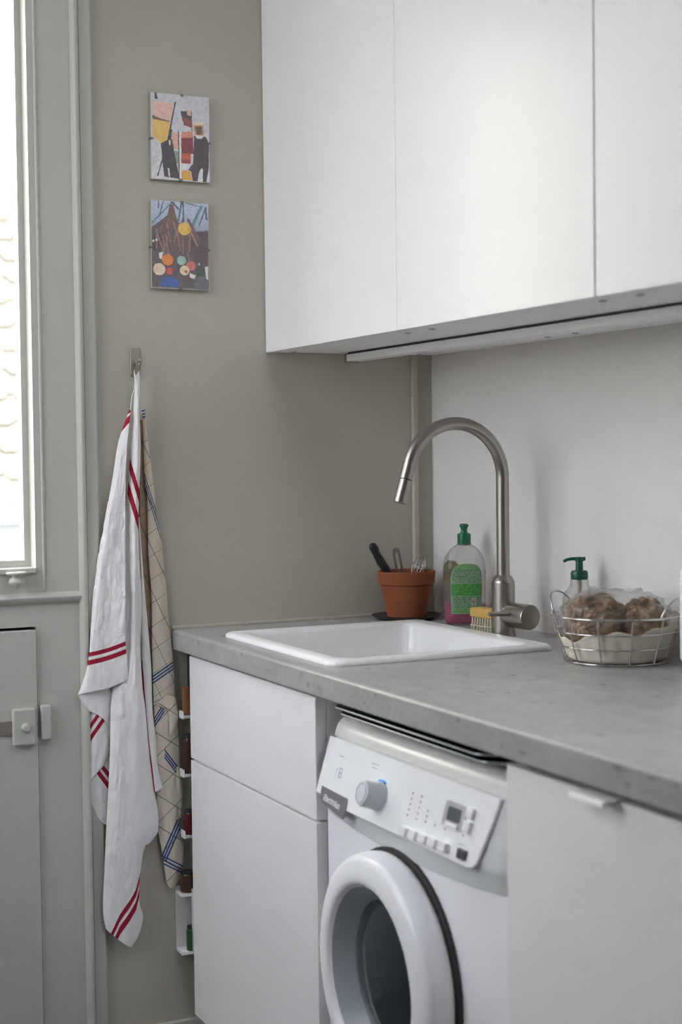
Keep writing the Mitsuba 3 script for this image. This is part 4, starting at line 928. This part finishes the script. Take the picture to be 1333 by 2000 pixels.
C1 = sheet([[(152, 1356), (163, 1376), (177, 1391)], [(186, 1348), (186, 1372), (192, 1397)], [(224, 1338), (221, 1380), (217, 1421)]], [22, 27, 22], seed=3, wr=0.002)
C2 = sheet([[(178, 1384), (175, 1407), (174, 1442), (168, 1480), (165, 1533)], [(194, 1384), (191, 1420), (188, 1460), (183, 1500), (175, 1526)], [(219, 1398), (217, 1430), (214, 1468), (206, 1491), (190, 1507)]],
           [14, 21, 17], seed=4, wr=0.003, stripe=lambda X, Y: bands((Y + 1.45 * (X - 189)) * 0.6, [(1395 * 0.6, 1407 * 0.6), (1418 * 0.6, 1431 * 0.6)]))
C3 = sheet([[(190, 1500), (170, 1533), (175, 1555), (190, 1595), (205, 1611)], [(202, 1488), (193, 1530), (196, 1560), (203, 1595), (211, 1612)], [(219, 1474), (218, 1520), (218, 1560), (217, 1600), (217, 1615)]],
           [12, 14, 13], seed=5, wr=0.002, stripe=lambda X, Y: bands((Y - 1.35 * (X - 200)) * 0.6, [(1491 * 0.6, 1504 * 0.6), (1512 * 0.6, 1526 * 0.6)]))
st_D = lambda X, Y: np.where(Y > 1290, 1.9 - (X - np.interp(Y, [1150, 1222, 1303, 1384, 1440, 1500, 1547], [275, 275, 277, 283.5, 288.5, 296, 301.5])), -9)
Ds = sheet([[(271, 1010), (274, 1110), (275, 1222), (277, 1303), (283, 1384), (288, 1440), (295.5, 1500), (301, 1548)], [(272, 1010), (277, 1110), (283, 1222), (288, 1303), (291, 1384), (296, 1440), (302, 1495), (309, 1545)], [(273, 1010), (279.5, 1110), (289, 1222), (295.5, 1303), (298, 1384), (304, 1440), (307.5, 1492), (318, 1538)]],
           [23, 28, 22], seed=6, wr=0.0015, stripe=st_D)
# hanging tab: a narrow woven strap from the hook prong down into the gathered corner
Tb = sheet([[(261.5, 722, 31), (262, 734, 33), (263, 748, 33)], [(265, 733, 36), (267, 742, 37), (268.5, 756, 37)], [(272, 724, 31), (273.5, 738, 33), (273, 756, 33)]], [31, 36, 31], seed=7, wr=0.0006, step=1.2)
TW = thing('towel', 'white tea towel with red bands hanging from the wall hook', 'towel')
m_, uv_ = join([A, Bs, C1, C2, C3, Ds]); part(TW, 'cloth', m_, 'm_towel_red', True, uv=uv_)
part(TW, 'hanging_tab', Tb[0], 'm_towel_red', True, uv=Tb[1], label='white strap over the hook')
part(TW, 'cord_loop', tube(spline([at(254.5, 801, -0.027), at(256.5, 785, -0.028), at(260, 768, -0.030), at(266, 757, -0.034)], 24), 0.0010, 8), bsdf('m_cord', (0.80, 0.78, 0.74), 0.9), True, label='thin white cord')

# --- beige towel with blue stripes and a fine check
def gr(X, Y):
    a_ = Y + 0.72 * (X - 296); b_ = X - (Y - 1152) * 0.471
    d1 = np.abs((a_ - 1179 + 23.25) % 46.5 - 23.25); d2 = np.abs((b_ - 295.6 + 19.75) % 39.5 - 19.75)
    return 0.9 - np.minimum(d1, d2 * 0.9)
def lines(w, cs, hw): return np.max([hw - np.abs(w - c_) for c_ in cs], axis=0)
def st_E(X, Y):
    top = np.where(Y < 830, lines(Y + 0.25 * (X - 279), [802.5, 809, 815], 1.6), -9)
    dg = np.where((Y > 880) & (Y < 1060), lines(Y - 3.2 * (X - 281), [922, 933, 944], 2.6) * 0.6, -9)
    lo = np.where(Y > 1280, lines(Y + 0.7 * (X - 297), [1322.5, 1329, 1335.5], 1.7), -9)
    return np.max([top, dg, lo], axis=0)
E_ = sheet([[(276, 800, 14), (279.5, 828, 14), (281, 900, 14), (283, 945, 14), (287, 972, 14), (288.5, 1026, 15), (289.5, 1078, 15), (295, 1150, 16), (296.6, 1204, 16), (296.6, 1258, 16), (298, 1303, 16), (299, 1348, 16), (300, 1374, 17)],
            [(279, 799), (284, 828), (286, 900), (291, 972), (299, 1060), (305, 1150), (310, 1240), (313, 1303), (314, 1366)],
            [(283, 799, 9), (287, 846, 8), (292, 882, 8), (296.5, 918, 8), (301, 954, 8), (306, 1008, 8), (314, 1044, 8), (318, 1078, 8), (321, 1114, 8), (326, 1159, 8), (329, 1204, 8), (332.5, 1240, 8), (337, 1276, 9), (340, 1312, 10), (341, 1339, 10), (341.5, 1361, 10)]],
           [14, 18, 7], seed=11, wr=0.0018, stripe=st_E, grid_=gr)
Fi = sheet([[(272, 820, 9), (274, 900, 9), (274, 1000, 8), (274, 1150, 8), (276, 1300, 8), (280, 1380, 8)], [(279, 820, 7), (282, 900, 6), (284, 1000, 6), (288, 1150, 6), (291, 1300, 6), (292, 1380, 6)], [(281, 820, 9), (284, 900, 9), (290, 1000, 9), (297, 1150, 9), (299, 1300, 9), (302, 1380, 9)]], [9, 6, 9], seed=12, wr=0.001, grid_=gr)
gr2 = lambda X, Y: 0.9 - np.minimum(np.abs((Y + 1.0 * (X - 320) - 1530 + 33) % 66 - 33) * 0.7, np.abs((Y - 0.62 * (X - 320) - 1560 + 30) % 60 - 30) * 0.8)
def st_G(X, Y):
    a_ = np.where((Y > 1440) & (Y < 1530) & (X > 321), lines((Y - 1.32 * (X - 325)) * 0.6, [1469 * .6, 1476 * .6, 1483 * .6], 1.3), -9)
    b_ = np.where((Y > 1600) & (Y < 1682), lines((Y + 2.3 * (X - 337)) * 0.4, [1625 * .4, 1638 * .4, 1651 * .4], 1.5), -9)
    c_ = np.where(Y > 1660, lines(Y - 0.5 * (X - 320), [1673, 1680, 1687], 1.5), -9)
    d_ = np.where((X < 322) & (Y < 1425), lines((Y + 1.55 * (X - 305)) * 0.55, [1398 * .55, 1406 * .55, 1414 * .55], 1.3), -9)
    return np.max([a_, b_, c_, d_], axis=0)
Gs = sheet([[(299, 1370, 14), (303, 1440, 14), (304, 1500), (306, 1560), (309, 1620), (316, 1662), (321, 1695), (325, 1722)], [(320, 1366), (325, 1450), (330, 1520), (332, 1580), (335, 1640), (338, 1690), (332, 1734)], [(341, 1360), (348, 1430), (352, 1480), (353, 1520), (356, 1560), (350, 1604), (359, 1655), (356, 1700), (339, 1736)]],
           [12, 17, 9], seed=13, wr=0.0036, stripe=st_G, grid_=gr2)
Hs = sheet([[(300, 1375, 21), (316, 1382, 21), (328, 1389, 20), (331, 1438, 20)], [(312, 1368, 24), (326, 1376, 24), (336, 1388, 23), (337, 1428, 22)], [(326, 1358, 22), (341, 1361, 20), (348, 1402, 18), (345, 1414, 18)]], [20, 24, 18], seed=14, wr=0.0012, grid_=gr2)
Qs = sheet([[(344, 1500), (345, 1560), (349, 1592)], [(350, 1498), (352, 1556), (353, 1598)], [(354, 1502), (357, 1550), (357, 1590)]], [10, 13, 9], seed=15, wr=0.0015, grid_=gr2)
TE = thing('towel', 'beige checked tea towel with blue stripes hanging behind the white one', 'towel')
m_, uv_ = join([E_, Gs, Hs, Qs]); part(TE, 'cloth', m_, 'm_towel_blue', True, uv=uv_)
bsdf('m_fold_shade', lambda p, n, uv: mix(mix((0.36, 0.25, 0.18), (0.44, 0.31, 0.23), fbm(p.x * 50, p.y * 50, p.z * 40, 3)), (0.10, 0.08, 0.075), smoothstep(-0.5, 0.5, uv.y) * 0.7), 0.9, spec=0.1)  # beige cloth; the shade between the layers is put into this brown
part(TE, 'inner_fold', Fi[0], 'm_fold_shade', True, uv=Fi[1], label='inner fold with its shade painted brown')
